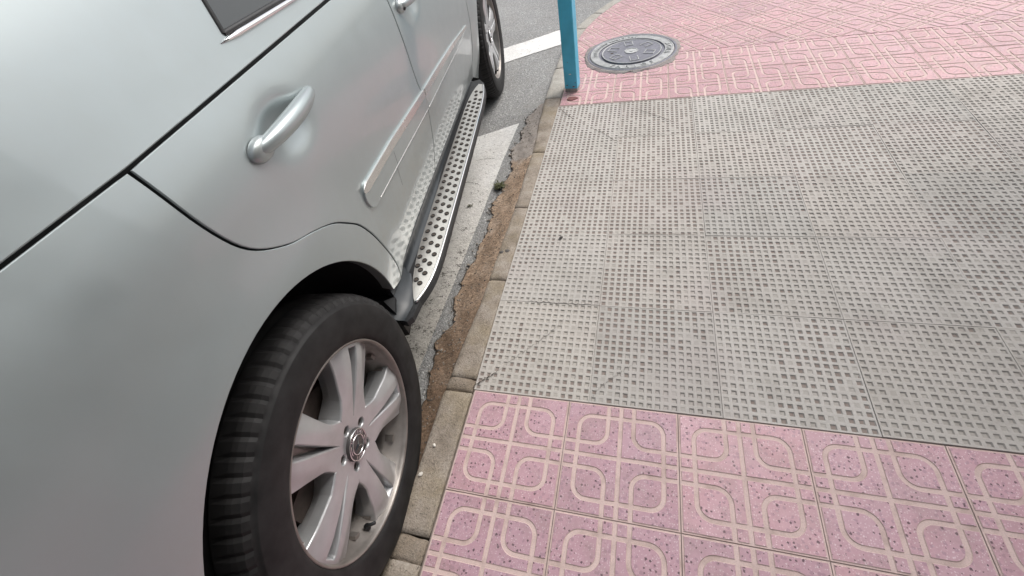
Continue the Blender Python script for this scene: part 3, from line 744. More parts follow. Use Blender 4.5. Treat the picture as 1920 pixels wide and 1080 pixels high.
sq_tube(-0.012, 0.024, hw-0.0012, 'bare', 'post_foot', post, n=4)
mb = MB(); mb.box(-hw-0.002, hw+0.002, -hw-0.002, hw+0.002, 2.45, 2.456); mb.build('post_cap', ['blue'], post)
for k in range(3):
    mb = MB(); n = 14; r = 0.008+0.004*k; ring = [(r*(1+.3*math.sin(2*t+k))*math.cos(t), -hw-0.0006, 0.115-0.03*k+0.4*r*math.sin(t)) for t in np.linspace(0, 2*math.pi, n, False)]
    if k == 0: mb.add(ring, [tuple(range(n))]); mb.build('paint_chip', ['stone_white'], post)
mb = MB(); n = 26; R1 = [(0.034*(1+0.10*math.sin(2*t+1)+0.12*math.cos(3*t))*math.cos(t), 0.026*(1+0.1*math.sin(3*t))*math.sin(t)) for t in np.linspace(0, 2*math.pi, n, False)]
mb.add([(x, y, 0.0005) for x, y in R1]+[(x*0.9, y*0.9, 0.004) for x, y in R1]+[(0, 0, 0.0035)], [(i, (i+1) % n, n+(i+1) % n, n+i) for i in range(n)]+[(n+i, n+(i+1) % n, 2*n) for i in range(n)], 0, False)
for (cx_, cz_, r_) in ((-0.024, 0.045, 0.006), (0.018, 0.035, 0.008), (0.031, 0.061, 0.004), (-0.010, 0.19, 0.003)):
    cm = MB(); ring = [(cx_+r_*(1+.35*math.sin(3*t+cx_*90))*math.cos(t), -hw-0.0007, cz_+0.6*r_*(1+.3*math.cos(2*t))*math.sin(t)) for t in np.linspace(0, 2*math.pi, 12, False)]
    cm.add(ring, [tuple(range(12))]); cm.build('rust_chip', ['red'], post)
o = mb.build('post_stump', ['red'], None); o.location = (0.078, 2.122, 0); tag(o, 'low rusty red stump of a cut-off post in front of the blue post', 'stump')

# ------------------------------------------------------------------ parked car
TH = 0.1302
car = tag(empty('parked_car', (-0.1125, -0.3469, ROAD_Z), TH), 'silver four-wheel-drive car with studded running board parked against the kerb', 'car')
WB, RT = 2.805, 0.385
GK = ([0.15, 0.30, 0.40, 0.46, 0.55, 0.65, 0.75, 0.85, 0.92, 1.0, 1.06, 1.11, 1.135, 1.30, 1.5, 1.66, 1.74, 1.80],
      [-0.09, -0.07, -0.042, -0.026, -0.016, -0.007, -0.003, -0.001, -0.003, -0.012, -0.024, -0.040, -0.050, -0.098, -0.17, -0.25, -0.32, -0.55])
zz = np.linspace(0.1, 1.85, 400); gg = np.interp(zz, *GK)
for _ in range(60): gg[1:-1] = (gg[:-2]+gg[1:-1]*2+gg[2:])/4
def g(xi, ze):
    r = np.interp(ze, zz, gg)
    for c in (0.0, WB):
        d = np.hypot(xi-c, ze-0.39); t = np.clip((0.66-d)/0.2, 0, 1); r = r+(0.016*t*t*(3-2*t))*(ze < 0.95)*np.clip((0.95-ze)/0.1, 0, 1)
    r = r-0.10*np.clip((-0.45-xi)/0.6, 0, 1)**2-0.16*np.clip((xi-3.0)/0.75, 0, 1)**2
    for hx, hz in ((1.385, 0.985), (0.42, 1.02)):          # cups behind the door handles
        q = ((xi-hx)/0.075)**2+((ze-hz)/0.045)**2; r = r-0.016*np.exp(-q**1.5)
    return r
def fm(off=0.0):
    def f(P): P = np.asarray(P); return np.stack([g(P[:, 0], P[:, 1])+off, P[:, 0], P[:, 1]], 1)
    return f
def fn(P):
    P = np.asarray(P); e = 0.003
    gx = (g(P[:, 0]+e, P[:, 1])-g(P[:, 0]-e, P[:, 1]))/(2*e); ez = 0.012; gz = (g(P[:, 0], P[:, 1]+ez)-g(P[:, 0], P[:, 1]-ez))/(2*ez)
    n = np.stack([np.ones(len(P)), -gx, -gz], 1); return n/np.linalg.norm(n, axis=1)[:, None]
def arc(cx, cz, r, a0, a1, n=24, rz=None):
    return [(cx+r*math.cos(math.radians(t)), cz+(rz or r)*math.sin(math.radians(t))) for t in np.linspace(a0, a1, n)]
SEAM = smooth_line([(1.225, 1.125), (1.205, 1.05), (1.192, 0.99), (1.180, 0.92), (1.174, 0.84), (1.178, 0.78), (1.192, 0.742), (1.207, 0.715), (1.206, 0.665), (1.194, 0.60), (1.176, 0.545), (1.152, 0.50), (1.125, 0.4435)], 5)
CUT = smooth_line([(0.530, 0.434), (0.527, 0.50), (0.513, 0.556), (0.492, 0.616), (0.468, 0.676), (0.438, 0.730), (0.405, 0.765), (0.35, 0.812), (0.28, 0.850), (0.20, 0.885), (0.13, 0.94), (0.10, 1.02), (0.095, 1.128)], 5)
G = 0.0048
PANEL = dict(mats=('car', 'dark'), mi_deep=1)  # deep gap walls coloured black to stand for the shade in the seams
def shift(L, d): return [(x+d, z) for x, z in L]
BOT_R = [(0.60, 0.447), (0.80, 0.455), (1.0, 0.450)]
CH = [(0.0012, 0.0010), (0.0018, 0.0030), (0.0005, 0.026)]
hd = [(1.365+0.02*i, 0.985+0.014*j) for i in range(-6, 7) for j in range(-5, 6)]
hr = [(0.42+0.02*i, 1.02+0.014*j) for i in range(-6, 7) for j in range(-5, 6)]
lo_ = [(0.5+0.02*i, 0.39+0.012*j) for i in range(90) for j in range(17)]
BELT = 1.128
rear_door = plate('rear_door', shift(list(SEAM), -G)+[(1.0, 0.450), (0.80, 0.455), (0.60, 0.447)]+shift(list(CUT), G), fm(), fn, step=0.018, spacing=0.03, chamfers=CH, **PANEL, parent=car, extra=hr+lo_)
FD = smooth_line([(2.10, 0.382), (2.16, 0.44), (2.22, 0.55), (2.25, 0.70), (2.24, 0.85), (2.25, 1.0), (2.26, 1.125)], 5)
front_door = plate('front_door', shift(list(SEAM[::-1]), G)+[(1.6, BELT), (2.0, BELT)]+list(FD[::-1])+[(1.9, 0.40), (1.6, 0.424), (1.3, 0.439)], fm(), fn, step=0.018, spacing=0.03, chamfers=CH, **PANEL, parent=car, extra=hd+lo_)
fender = plate('front_fender', shift(list(FD), 2*G)+[(2.6, 1.12), (3.2, 1.05), (3.6, 0.95), (3.68, 0.80), (3.66, 0.62)]+arc(WB, 0.39, 0.45, 0, 180, 40)[0:1]+arc(WB, 0.39, 0.45, 5, 192, 40)+[(2.2, 0.37), (2.13, 0.378)], fm(), fn, step=0.025, spacing=0.05, chamfers=CH, **PANEL, parent=car)
quarter = plate('rear_quarter_panel', shift(list(CUT), -G)+[(-0.45, 1.148), (-0.88, 1.158), (-0.95, 0.9), (-0.95, 0.66), (-0.46, 0.62)]+arc(0, 0.40, 0.452, 152, 9, 44), fm(), fn, step=0.018, spacing=0.035, chamfers=CH[:2]+[(-0.001, 0.035)], parent=car)
plate('rear_bumper', [(-0.465, 0.612), (-0.95, 0.652), (-1.0, 0.62), (-0.98, 0.34), (-0.42, 0.30)]+arc(0, 0.40, 0.452, 192, 153, 12), fm(0.004), fn, step=0.02, spacing=0.04, chamfers=CH[:2]+[(-0.001, 0.035)], parent=car)
# side glass and frame above the belt
win = {'front': [(1.36, 1.165), (2.05, 1.17), (1.72, 1.50), (1.45, 1.60), (1.33, 1.61)], 'rear': [(0.46, 1.19), (1.20, 1.165), (1.21, 1.61), (0.62, 1.61)]}
frame = plate('window_frame', [(-0.88, 1.165), (-0.45, 1.155), (0.095, 1.136), (2.26, BELT+0.008), (1.80, 1.52), (1.45, 1.69), (0.5, 1.72), (-0.35, 1.69), (-0.70, 1.60)], fm(), fn, holes=[win['front'], win['rear']], step=0.03, spacing=0.05, chamfers=CH, **PANEL, parent=car)
for k in win:
    w_ = np.array(win[k]); c = w_.mean(0)
    plate('window', [tuple(c+(p-c)*1.02) for p in w_], fm(-0.012), fn, step=0.04, spacing=0.08, chamfers=[(0, 0.004)], mats=('glass',), parent=car)
    sm = resample(win[k], 0.04); mb = MB(); pts = [(float(g(np.array([x]), np.array([z]))[0])-0.002, x, z) for x, z in np.vstack([sm, sm[:1]])]; mb.tube(pts, 0.006, 6, 0, False); mb.build('window_seal', ['dark'], car)
sb = MB(); v = []  # dark strips added behind the panel gaps so no light shows through
for x in np.linspace(-0.85, 2.22, 60):
    zb = 1.131+0.03*max(0, min(1, (0.3-x)/1.2))
    for dz in (-0.045, 0.045): v.append((float(g(np.array([x]), np.array([zb+dz]))[0])-0.030, x, zb+dz))
sb.add(v, [(2*i, 2*i+2, 2*i+3, 2*i+1) for i in range(59)]); v = []
for x, z in SEAM:
    for dx in (-0.04, 0.04): v.append((float(g(np.array([x+dx]), np.array([z]))[0])-0.032, x+dx, z))
sb.add(v, [(2*i, 2*i+2, 2*i+3, 2*i+1) for i in range(len(SEAM)-1)]); sb.build('gap_backing', ['dark'], car)
bx_ = np.linspace(0.435, 2.075, 60); pts = [(float(g(np.array([x]), np.array([z]))[0])+0.001, x, z) for x in bx_ for z in [float(np.interp(x, [0.435, 1.2, 1.36, 2.075], [1.182, 1.156, 1.155, 1.160]))]]
mb = MB(); mb.tube(pts, [0.0065*min(1, 0.15+k*0.5, 0.15+(59-k)*0.5) for k in range(60)], 8); mb.build('belt_moulding', ['chrome'], car)
# far side, roof and ends of the body
W = 1.91
mb = MB()
mir = []
prof_end = [(-0.93, 0.36), (-1.0, 0.42), (-1.01, 0.62), (-0.96, 0.68), (-0.95, 0.95), (-0.90, 1.14), (-0.72, 1.60), (-0.55, 1.70), (-0.2, 1.745), (0.5, 1.77), (1.2, 1.755), (1.5, 1.70), (1.95, 1.42), (2.34, 1.13), (2.9, 1.08), (3.4, 1.0), (3.66, 0.86), (3.72, 0.68), (3.70, 0.42), (3.6, 0.36)]
def hw_at(x, z):
    zz_ = min(z, 1.69); return float(g(np.array([x]), np.array([zz_]))[0])-0.012
v = []; nr = 12
for (x, z) in prof_end:
    a = hw_at(x, z); b = -W-a
    for k in range(nr+1):
        t = k/nr; bow = (1-(2*t-1)**2); s_ = -1 if x < -0.9 else (1 if x > 3.5 else 0)
        v.append((a+(b-a)*t, x+s_*0.05*bow*(0 if 0 > 1 else 1), z+(0.045*bow if z > 1.5 else (0.04*bow if x > 2.3 and z > 0.98 else 0))))
ff = {}
for j in range(len(prof_end)-1):
    nm = 'bumper' if j in (0, 1, 2) else 'tailgate' if j in (3, 4) else 'rear_window' if j == 5 else 'roof' if j < 11 else 'windscreen' if j < 13 else 'bonnet' if j < 16 else 'front_bumper'
    ff.setdefault(nm, []).extend([(j*(nr+1)+k, (j+1)*(nr+1)+k, (j+1)*(nr+1)+k+1, j*(nr+1)+k+1) for k in range(nr)])
for nm, fs in ff.items():
    used = sorted({i for f in fs for i in f}); mp = {i: k for k, i in enumerate(used)}
    link(nm, mesh_py(nm, [v[i] for i in used], [tuple(mp[i] for i in f) for f in fs], smooth=True), car, ['glass' if 'wind' in nm else 'car'])
for nm, src in (('rear_quarter_panel', quarter), ('rear_door', rear_door), ('front_door', front_door), ('front_fender', fender), ('window_frame', frame)):
    me = src.data.copy(); bm = bmesh.new(); bm.from_mesh(me)
    for vv in bm.verts: vv.co.x = -W-vv.co.x
    bmesh.ops.reverse_faces(bm, faces=bm.faces); bm.to_mesh(me); bm.free(); o = bpy.data.objects.new(nm, me); C.objects.link(o); o.parent = car
for k in win:
    w_ = np.array(win[k]); c = w_.mean(0)
    mb = MB(); mb.add([(-W-float(g(np.array([x]), np.array([z]))[0])+0.012, x, z) for x, z in w_], [tuple(range(len(w_)))]); mb.build('window', ['glass'], car)
mb = MB(); mb.box(-1.82, -0.09, 0.48, 2.28, 0.24, 0.42); mb.box(-1.55, -0.34, -0.9, 0.48, 0.26, 0.55); mb.box(-1.55, -0.34, 2.28, 3.6, 0.26, 0.55); mb.build('underbody', ['liner'], car)
for s_ in (0, 1):
    mb = MB(); mb.box(-0.10-0.01, -0.02-0.07*0, -0.999, -0.94, 0.80, 1.1) if False else mb.box(-0.30, -0.17, -1.0, -0.92, 0.80, 1.12)
    o = mb.build('tail_lamp', ['red_lens'], car)
    if s_: o.location.x = -W+0.47
# wheel-arch liners
for cx in (0.0, WB):
    for s_ in (0, 1):
        mb = MB(); n = 30; v = []
        A = np.linspace(math.radians(-14), math.radians(194), n); prof = [(-0.030, 0.458), (-0.055, 0.470), (-0.16, 0.465), (-0.33, 0.44), (-0.34, 0.10)]
        for (x, r) in prof: v += [(x, cx+r*math.cos(a), 0.40+r*math.sin(a)) for a in A]
        if s_: v = [(-W-x, y, z) for x, y, z in v]
        mb.add(v, [(k*n+i, k*n+i+1, (k+1)*n+i+1, (k+1)*n+i) for k in range(len(prof)-1) for i in range(n-1)], 0, True); mb.build('wheel_arch_liner', ['liner'], car)
# door mouldings with bright insert
TT = ([0.50, 0.55, 0.80, 1.19, 1.45, 1.75, 2.12], [0.782, 0.782, 0.771, 0.742, 0.727, 0.706, 0.668])
TB = ([0.50, 0.60, 0.80, 1.20, 1.50, 1.80, 2.0, 2.12], [0.704, 0.700, 0.690, 0.668, 0.660, 0.651, 0.652, 0.664])
def band(x0, x1, top, bot, n=26, round0=False):
    X_ = x0+(x1-x0)*(np.linspace(0, 1, n)**(2.2 if round0 else 1)); t = np.interp(X_, *top); b = np.interp(X_, *bot)
    if round0:
        k = np.clip((X_-x0)/0.045, 0, 1); s_ = np.sqrt(np.clip(1-(1-k)**2, 0, 1)); mid = t*0.55+b*0.45; t = mid+(t-mid)*np.maximum(s_, .04); b = mid+(b-mid)*np.maximum(s_, .04)
    return list(zip(X_, b))+list(zip(X_[::-1], t[::-1]))
seam_at = 1.196
def proud(o0): 
    return fm(o0)
MCH = [(0.0008, 0.0006), (0.0016, 0.0025), (0.0018, 0.0085)]
for door, x0, x1, rd in ((rear_door, 0.522, 1.2025-0.002, True), (front_door, 1.2025+0.003, 2.115, False)):
    plate('door_moulding', band(x0, x1, TT, TB, 60, rd), fm(0.0065), fn, step=0.006 if rd else 0.015, spacing=0.02, chamfers=MCH, parent=door)
    tb2 = (TT[0], [z-(0.026 if x < 1.3 else 0.026-(x-1.3)*0.016) for x, z in zip(*TT)])
    plate('bright_insert', band(x0+0.004, x1-0.002, (TT[0], [z-0.0012 for z in TT[1]]), tb2, 60, rd), fm(0.0085), fn, step=0.006, spacing=0.02, chamfers=[(0.0006, 0.0004), (0.0008, 0.002)], mats=('satin',), parent=door)
    mb = MB(); Xs = np.linspace(x0+0.07 if rd else x0+0.002, x1-0.03 if not rd else x1-0.002, 60)
    pts = [(float(g(np.array([x]), np.array([z]))[0])+0.0066, x, z) for x in Xs for z in [float(np.interp(x, *TB))+0.002]]; mb.tube(pts, 0.0014, 6); mb.build('moulding_edge', ['satin'], door)
# door handles
for door, hx, hz in ((front_door, 1.385, 0.992), (rear_door, 0.42, 1.025)):
    mb = MB(); n = 20; pts = []; rad = []
    for i in range(n+1):
        t = i/n; x = hx-0.135+0.27*t; bow = math.sin(math.pi*min(1, max(0, t)))**0.5; base = float(g(np.array([hx]), np.array([hz+0.03]))[0])
        pts.append((base+0.012+0.024*bow, x, hz+0.008+0.004*t)); rad.append(0.006+0.0135*min(1, math.sin(math.pi*t)**0.4))
    mb.tube(pts, rad, 14); h = mb.build('door_handle', ['car'], door)
    mb = MB(); base = float(g(np.array([hx-0.12]), np.array([hz]))[0])
    mb.lathe([(0.0, 0.027), (0.010, 0.027), (0.017, 0.0235), (0.022, 0.014), (0.0235, 0.0)], 24); o = mb.build('handle_cap', ['car'], door); o.location = (base-0.002, hx-0.110, hz+0.006); o.scale = (0.85, 1.35, 0.82)
    if door is front_door:
        mb = MB(); mb.lathe([(0.0, 0.006), (0.002, 0.0055), (0.002, 0.0)], 14); o = mb.build('lock', ['dark'], door); o.location = (base+0.0185, hx-0.122, hz-0.002); o.rotation_euler = (0, 0.5, -0.5)
# thin dark line running down the rear door
mb = MB(); v = []; P = smooth_line([(0.779, 0.738), (0.776, 0.70), (0.772, 0.66), (0.768, 0.623)], 10)
for i, (x, z) in enumerate(P):
    w = 0.0011*(0.4+0.6*abs(math.sin(i*1.1))); gg_ = float(g(np.array([x]), np.array([z]))[0])+(0.0072 if z > 0.694 else 0.0006); v += [(gg_, x-w, z), (gg_, x+w, z)]
mb.add(v, [(2*i, 2*i+1, 2*i+3, 2*i+2) for i in range(len(P)-1)]); mb.build('dark_line', ['dark'], rear_door)

# sill cladding between door bottoms and running board
mb = MB(); Xs = np.linspace(0.455, 2.18, 60); prof = None; v = []
zt = np.interp(Xs, [0.40, 0.53, 0.6, 0.8, 1.1, 1.6, 1.9, 2.12, 2.18], [0.43, 0.432, 0.445, 0.453, 0.447, 0.422, 0.399, 0.38, 0.36])
pr = [(-0.012, 0.004, -0.02), (-0.001, -0.003, 0), (-0.0005, -0.008, 0), (-0.006, -0.022, 0), (-0.014, -0.040, 0), (-0.017, -0.055, 0), (-0.013, -0.066, 0), (0.005, -0.076, 0), (0.01, -0.09, 0), (-0.02, -0.11, 0), (-0.06, -0.14, 0)]
for x, z0 in zip(Xs, zt):
    for (dx, dz, q) in pr:
        zq = z0+dz; v.append((float(g(np.array([0.9]), np.array([z0]))[0])+dx, x, zq))
k = len(pr); mb.add(v, [(i*k+j, (i+1)*k+j, (i+1)*k+j+1, i*k+j+1) for i in range(len(Xs)-1) for j in range(k-1)], 0, True); mb.build('sill_cladding', ['sill'], car)

# running board
rb = empty('running_board'); rb.parent = car
ZT = 0.380
def top_map(z):
    return (lambda P: np.stack([P[:, 0], P[:, 1], np.full(len(P), z)], 1)), (lambda P: np.tile([0, 0, 1.0], (len(P), 1)))
outer_e = smooth_line([(0.022, 0.466), (0.040, 0.515), (0.053, 0.575), (0.0595, 0.66), (0.061, 0.80), (0.061, 1.2), (0.060, 1.6), (0.057, 1.80), (0.048, 1.95), (0.030, 2.06)], 6)
inner_e = smooth_line([(0.006, 2.07), (-0.010, 2.01), (-0.024, 1.90), (-0.030, 1.7), (-0.031, 1.3), (-0.030, 0.9), (-0.028, 0.75), (-0.019, 0.62), (-0.006, 0.545), (0.012, 0.485)], 6)
a_, b_ = top_map(ZT)
plate('tread_plate', list(outer_e)+list(inner_e), a_, b_, step=0.015, spacing=0.04, chamfers=[(0.001, 0.001), (0.0015, 0.006)], mats=('alu',), parent=rb)
mb = MB(); mb.tube([(x+0.003, y, ZT+0.0005) for x, y in outer_e], 0.0042, 8); mb.build('bright_edge', ['chrome'], rb)
bo = [(x+0.009, y) for x, y in outer_e]; bo[0] = (0.030, 0.452)
body = [(-0.045, 0.430), (-0.015, 0.400), (0.012, 0.392), (0.024, 0.41)]+bo[1:-1]+[(0.030, 2.09), (-0.0, 2.14), (-0.06, 2.12), (-0.085, 1.9), (-0.085, 0.6), (-0.085, 0.47)]
a2, b2 = top_map(ZT-0.004)
plate('board_body', body, a2, b2, step=0.03, spacing=0.08, chamfers=[(0.002, 0.003), (0.003, 0.022), (-0.012, 0.032)], mats=('dark',), parent=rb)
# collar of soft plastic that rises from board to sill at both ends
for y0, y1, sgn in ((0.395, 0.60, 1),):
    mb = MB(); v = []; n = 14; m_ = 8
    for i in range(n):
        t = i/(n-1); y = y0+(y1-y0)*t
        xo = np.interp(t, [0, 0.3, 0.6, 1], [0.004, 0.016, 0.004, -0.027]); xi_ = -0.045; zh = np.interp(t, [0, 0.25, 1], [0.395, 0.425, 0.43])
        for j in range(m_):
            u = j/(m_-1); x = xo+(xi_-xo)*u; z = ZT-0.003+(zh-ZT)*(u**1.8); v.append((x, y, z))
    f = [(i*m_+j, (i+1)*m_+j, (i+1)*m_+j+1, i*m_+j+1) for i in range(n-1) for j in range(m_-1)]
    if sgn > 0: f = [q[::-1] for q in f]
    mb.add(v, f, 0, True); mb.build('end_fairing', ['sill'], rb)
# mud guard behind the board end
mb = MB(); v = [(-0.25, 0.47, 0.20), (-0.03, 0.46, 0.27), (-0.022, 0.415, 0.275), (-0.25, 0.40, 0.22), (-0.25, 0.47, 0.43), (-0.03, 0.46, 0.42), (-0.024, 0.412, 0.40), (-0.05, 0.425, 0.44), (-0.25, 0.43, 0.46)]
mb.add(v, [(0, 3, 2, 1), (0, 1, 5, 4), (1, 2, 6, 5), (2, 3, 8, 7, 6), (5, 6, 7), (4, 5, 7, 8)], 0, False); mb.build('mud_guard', ['dark'], car)
st = MB(); st.lathe([(0.0, 0.0098), (0.0025, 0.0095), (0.0034, 0.0085), (0.0034, 0.0068), (0.0018, 0.0058)], 18, 0, 'z'); st.lathe([(0.0018, 0.0058), (0.0022, 0.003), (0.0024, 0.0)], 18, 1, 'z')
st_me = st.mesh('stud'); st_me.materials.append(MAT['stud']); st_me.materials.append(MAT['stud_top'])
T_poly = np.array(list(outer_e)+list(inner_e))
for row, (x, y0) in enumerate(((-0.0135, 1.314), (0.0148, 1.338), (0.0425, 1.321))):
    for k in range(-20, 20):
        y = y0+k*0.0454
        dx = 0
        if y < 0.70: dx = (0.70-y)*(0.16 if row == 2 else 0.10 if row == 1 else 0)*-1+(0.0 if row else (0.70-y)*0.06)
        if y > 1.9: dx = -(y-1.9)*0.12 if row else (y-1.9)*0.05
        q = np.array([[x+dx, y]])
        dm = min(dist_seg(q, T_poly[i-1], T_poly[i])[0] for i in range(len(T_poly)))
        if inside(T_poly, q)[0] and dm > 0.0105:
            o = bpy.data.objects.new('stud', st_me); C.objects.link(o); o.parent = rb; o.location = (x+dx, y, ZT)

# ------------------------------------------------------------------ wheels (axle along x, outer face at +x)
RIM = 0.267
def spoke_sector(k):
    """outline of one arm with its share of the hub, in (y,z), arm along angle 0"""
    def pol(r, a): return (r*math.cos(math.radians(a)), r*math.sin(math.radians(a)))
    half = [(0.039, 36), 'bolt', (0.088, 36), (0.097, 34.5), (0.105, 30), (0.116, 25.5), (0.135, 21.5), (0.17, 20.0), (0.20, 19.2), (0.23, 18.9), (0.2555, 18.9)]
    up_ = []
    for h_ in half:
        if h_ == 'bolt':
            a0 = math.radians(36); c0 = (0.056*math.cos(a0), 0.056*math.sin(a0))
            for t in np.linspace(math.pi, 2*math.pi, 11)[0:]:
                up_.append((c0[0]+0.0145*math.cos(a0+t), c0[1]+0.0145*math.sin(a0+t)))
        else: up_.append(pol(*h_))
    tip = [pol(0.2565, a) for a in np.linspace(17, -17, 9)]; dn = [(x, -y) for x, y in up_[::-1]]
    hub = [pol(0.039, a) for a in np.linspace(-36, 36, 7)][1:-1]
    return up_+tip+dn+hub
groove = [(0.072, -3.0), (0.10, -6.0), (0.15, -8.0), (0.20, -9.6), (0.240, -10.6), (0.250, -9.0), (0.250, 9.0), (0.240, 10.6), (0.20, 9.6), (0.15, 8.0), (0.10, 6.0), (0.072, 3.0)]
rr_ = np.linspace(0, 0.30, 600); fx_ = np.interp(rr_, [0.0, 0.05, 0.09, 0.15, 0.21, 0.245, 0.256, 0.3], [-0.022, -0.021, -0.018, -0.011, -0.007, -0.009, -0.013, -0.02])
for _ in range(400): fx_[1:-1] = (fx_[:-2]+2*fx_[1:-1]+fx_[2:])/4
def sst(t): t = np.clip(t, 0, 1); return t*t*(3-2*t)
def face_x(P):
    r = np.hypot(P[:, 0], P[:, 1]); w_ = np.abs(P[:, 1])
    return np.interp(r, rr_, fx_)-0.011*sst((w_-0.026-0.06*np.clip(r-0.1, 0, 1))/0.045)*sst((r-0.09)/0.07)
def wmap(P): return np.stack([face_x(P), P[:, 0], P[:, 1]], 1)
def wnorm(P):
    e = 0.006; a = (face_x(P+[e, 0])-face_x(P-[e, 0]))/(2*e); b = (face_x(P+[0, e])-face_x(P-[0, e]))/(2*e); n = np.stack([np.ones(len(P)), -a, -b], 1); return n/np.linalg.norm(n, axis=1)[:, None]
def gpts(): return [(r*math.cos(math.radians(a*0.42)), r*math.sin(math.radians(a*0.42))) for r, a in groove]
bolt_r, bolt_p = 0.0145, 0.056
def bolt_hole(ang): 
    c = (bolt_p*math.cos(ang), bolt_p*math.sin(ang)); return [(c[0]+bolt_r*math.cos(t), c[1]+bolt_r*math.sin(t)) for t in np.linspace(0, 2*math.pi, 16, False)]
WCH = [(0.0016, 0.0010), (0.0030, 0.0035), (0.006, 0.034), (0.004, 0.060)]
spoke = plate('spoke', spoke_sector(0), wmap, wnorm, holes=[gpts()], step=0.006, spacing=0.012, chamfers=WCH, mats=('rim',))
# the groove only goes part way down: floor of the groove
gp = np.array(gpts()); gx_ = face_x(gp)-0.028
fl = MB(); fl.add([(x, y, z) for x, (y, z) in zip(gx_, gp)]+[(float(gx_.mean()), float(gp[:, 0].mean()), 0)], [(i, (i+1) % len(gp), len(gp)) for i in range(len(gp))]); floor_me = fl.mesh('groove_floor'); floor_me.materials.append(MAT['barrel'])
spoke_me = spoke.data; bpy.data.objects.remove(spoke)
b = MB(); b.lathe([(-0.020, RIM-0.003), (-0.004, RIM-0.0005), (0.0, RIM-0.003), (0.0, RIM-0.0065), (-0.004, RIM-0.0095), (-0.012, RIM-0.0105), (-0.022, RIM-0.013), (-0.030, 0.249), (-0.050, 0.243), (-0.058, 0.236), (-0.075, 0.232), (-0.20, 0.228), (-0.23, 0.245), (-0.235, 0.26)], 96); rim_me = b.mesh('rim')
b = MB()
for t in np.linspace(0, 2*math.pi, 20, False):
    c, s = math.cos(t), math.sin(t); bb = MB(); bb.box(-0.060, -0.034, 0.234, 0.2435, -0.010, 0.010); b.add([(x, y*c-z*s, y*s+z*c) for x, y, z in bb.v], bb.f)
lug_me = b.mesh('barrel_pad'); lug_me.materials.append(MAT['barrel'])
rim_me.materials.append(MAT['barrel'])
b = MB(); b.lathe([(-0.004, RIM-0.004), (0.002, RIM+0.001), (0.006, RIM+0.006), (0.0075, RIM+0.012), (0.0105, RIM+0.022), (0.0115, RIM+0.030), (0.0125, RIM+0.040), (0.0135, RIM+0.055), (0.012, RIM+0.072), (0.0085, RIM+0.085), (0.0075, RIM+0.088), (0.0035, RIM+0.0885), (0.001, RIM+0.097), (-0.007, RIM+0.107), (-0.020, RT-0.0055), (-0.030, RT-0.003), (-0.060, RT-0.0005), (-0.066, RT-0.009), (-0.074, RT-0.009), (-0.080, RT), (-0.125, RT+0.0005), (-0.131, RT-0.009), (-0.139, RT-0.009), (-0.145, RT), (-0.19, RT-0.0005), (-0.196, RT-0.009), (-0.204, RT-0.009), (-0.21, RT-0.003), (-0.25, RT-0.02), (-0.262, RIM+0.05), (-0.24, RIM)], 288); tyre_me = b.mesh('tyre')
for vv in tyre_me.vertices:                           # lateral cuts in the tread shoulder
    rr = math.hypot(vv.co.y, vv.co.z); k_ = vv.index % 288
    if rr > RIM+0.0955 and vv.co.x > -0.05 and k_ % 4 == 0: f_ = (rr-0.0035)/rr; vv.co.y *= f_; vv.co.z *= f_; vv.co.x -= 0.001
tyre_me.materials.append(MAT['tyre'])
for p in tyre_me.polygons:
    if math.hypot(p.center.y, p.center.z) > RIM+0.094 and p.center.x > -0.06: p.use_smooth = False
b = MB(); b.lathe([(-0.085, 0.07), (-0.085, 0.165), (-0.11, 0.165), (-0.11, 0.06)], 48, 0, 'x', False); b.lathe([(-0.055, 0.0), (-0.055, 0.075), (-0.088, 0.085), (-0.088, 0.10)], 32, 0, 'x', False); b.box(-0.13, -0.07, -0.19, -0.10, -0.08, 0.08); b.lathe([(-0.10, 0.10), (-0.10, 0.225)], 48, 1, 'x', False)
disc_me = b.mesh('brake_disc'); disc_me.materials.append(MAT['iron']); disc_me.materials.append(MAT['liner'])
b = MB(); b.lathe([(-0.052, 0.0113), (-0.048, 0.0113), (-0.046, 0.010)], 6, 0, 'x', False); b.lathe([(-0.046, 0.010), (-0.047, 0.006), (-0.048, 0.0)], 12, 0, 'x', False); bolt_me = b.mesh('wheel_bolt'); bolt_me.materials.append(MAT['iron'])
b = MB(); b.lathe([(-0.0228, bolt_r+0.0004), (-0.0232, bolt_r-0.001), (-0.040, bolt_r-0.002), (-0.040, 0.0)], 20, 0, 'x', False); well_me = b.mesh('bolt_well'); well_me.materials.append(MAT['iron'])
b = MB(); b.lathe([(-0.058, 0.0385), (-0.036, 0.0375), (-0.0335, 0.036), (-0.0335, 0.0)], 40); cap_me = b.mesh('centre_cap'); cap_me.materials.append(MAT['black_gloss'])
b = MB()
b.lathe([(-0.0336, 0.0368), (-0.0322, 0.0362), (-0.0322, 0.0348), (-0.0336, 0.0342)], 40); b.lathe([(-0.0336, 0.0240), (-0.0318, 0.0234), (-0.0318, 0.0218), (-0.0336, 0.0212)], 40)
for k in range(3):                                    # three-pointed star
    a = math.pi/2+2*math.pi*k/3; tip = (0.0222*math.cos(a), 0.0222*math.sin(a)); l = (0.0042*math.cos(a+math.pi/3), 0.0042*math.sin(a+math.pi/3)); r_ = (0.0042*math.cos(a-math.pi/3), 0.0042*math.sin(a-math.pi/3))
    b.add([(-0.0298, 0, 0), (-0.0330, *l), (-0.0322, *tip), (-0.0330, *r_)], [(0, 2, 1), (0, 3, 2)])
tm = MB(); arc_text(tm, 'MERCEDES', 0.0258, math.pi/2, 0.0098, 0.0068, 0.0002, 0, True); arc_text(tm, 'BENZ', 0.0256, -math.pi/2, 0.0098, 0.0068, 0.0002, 0, False)
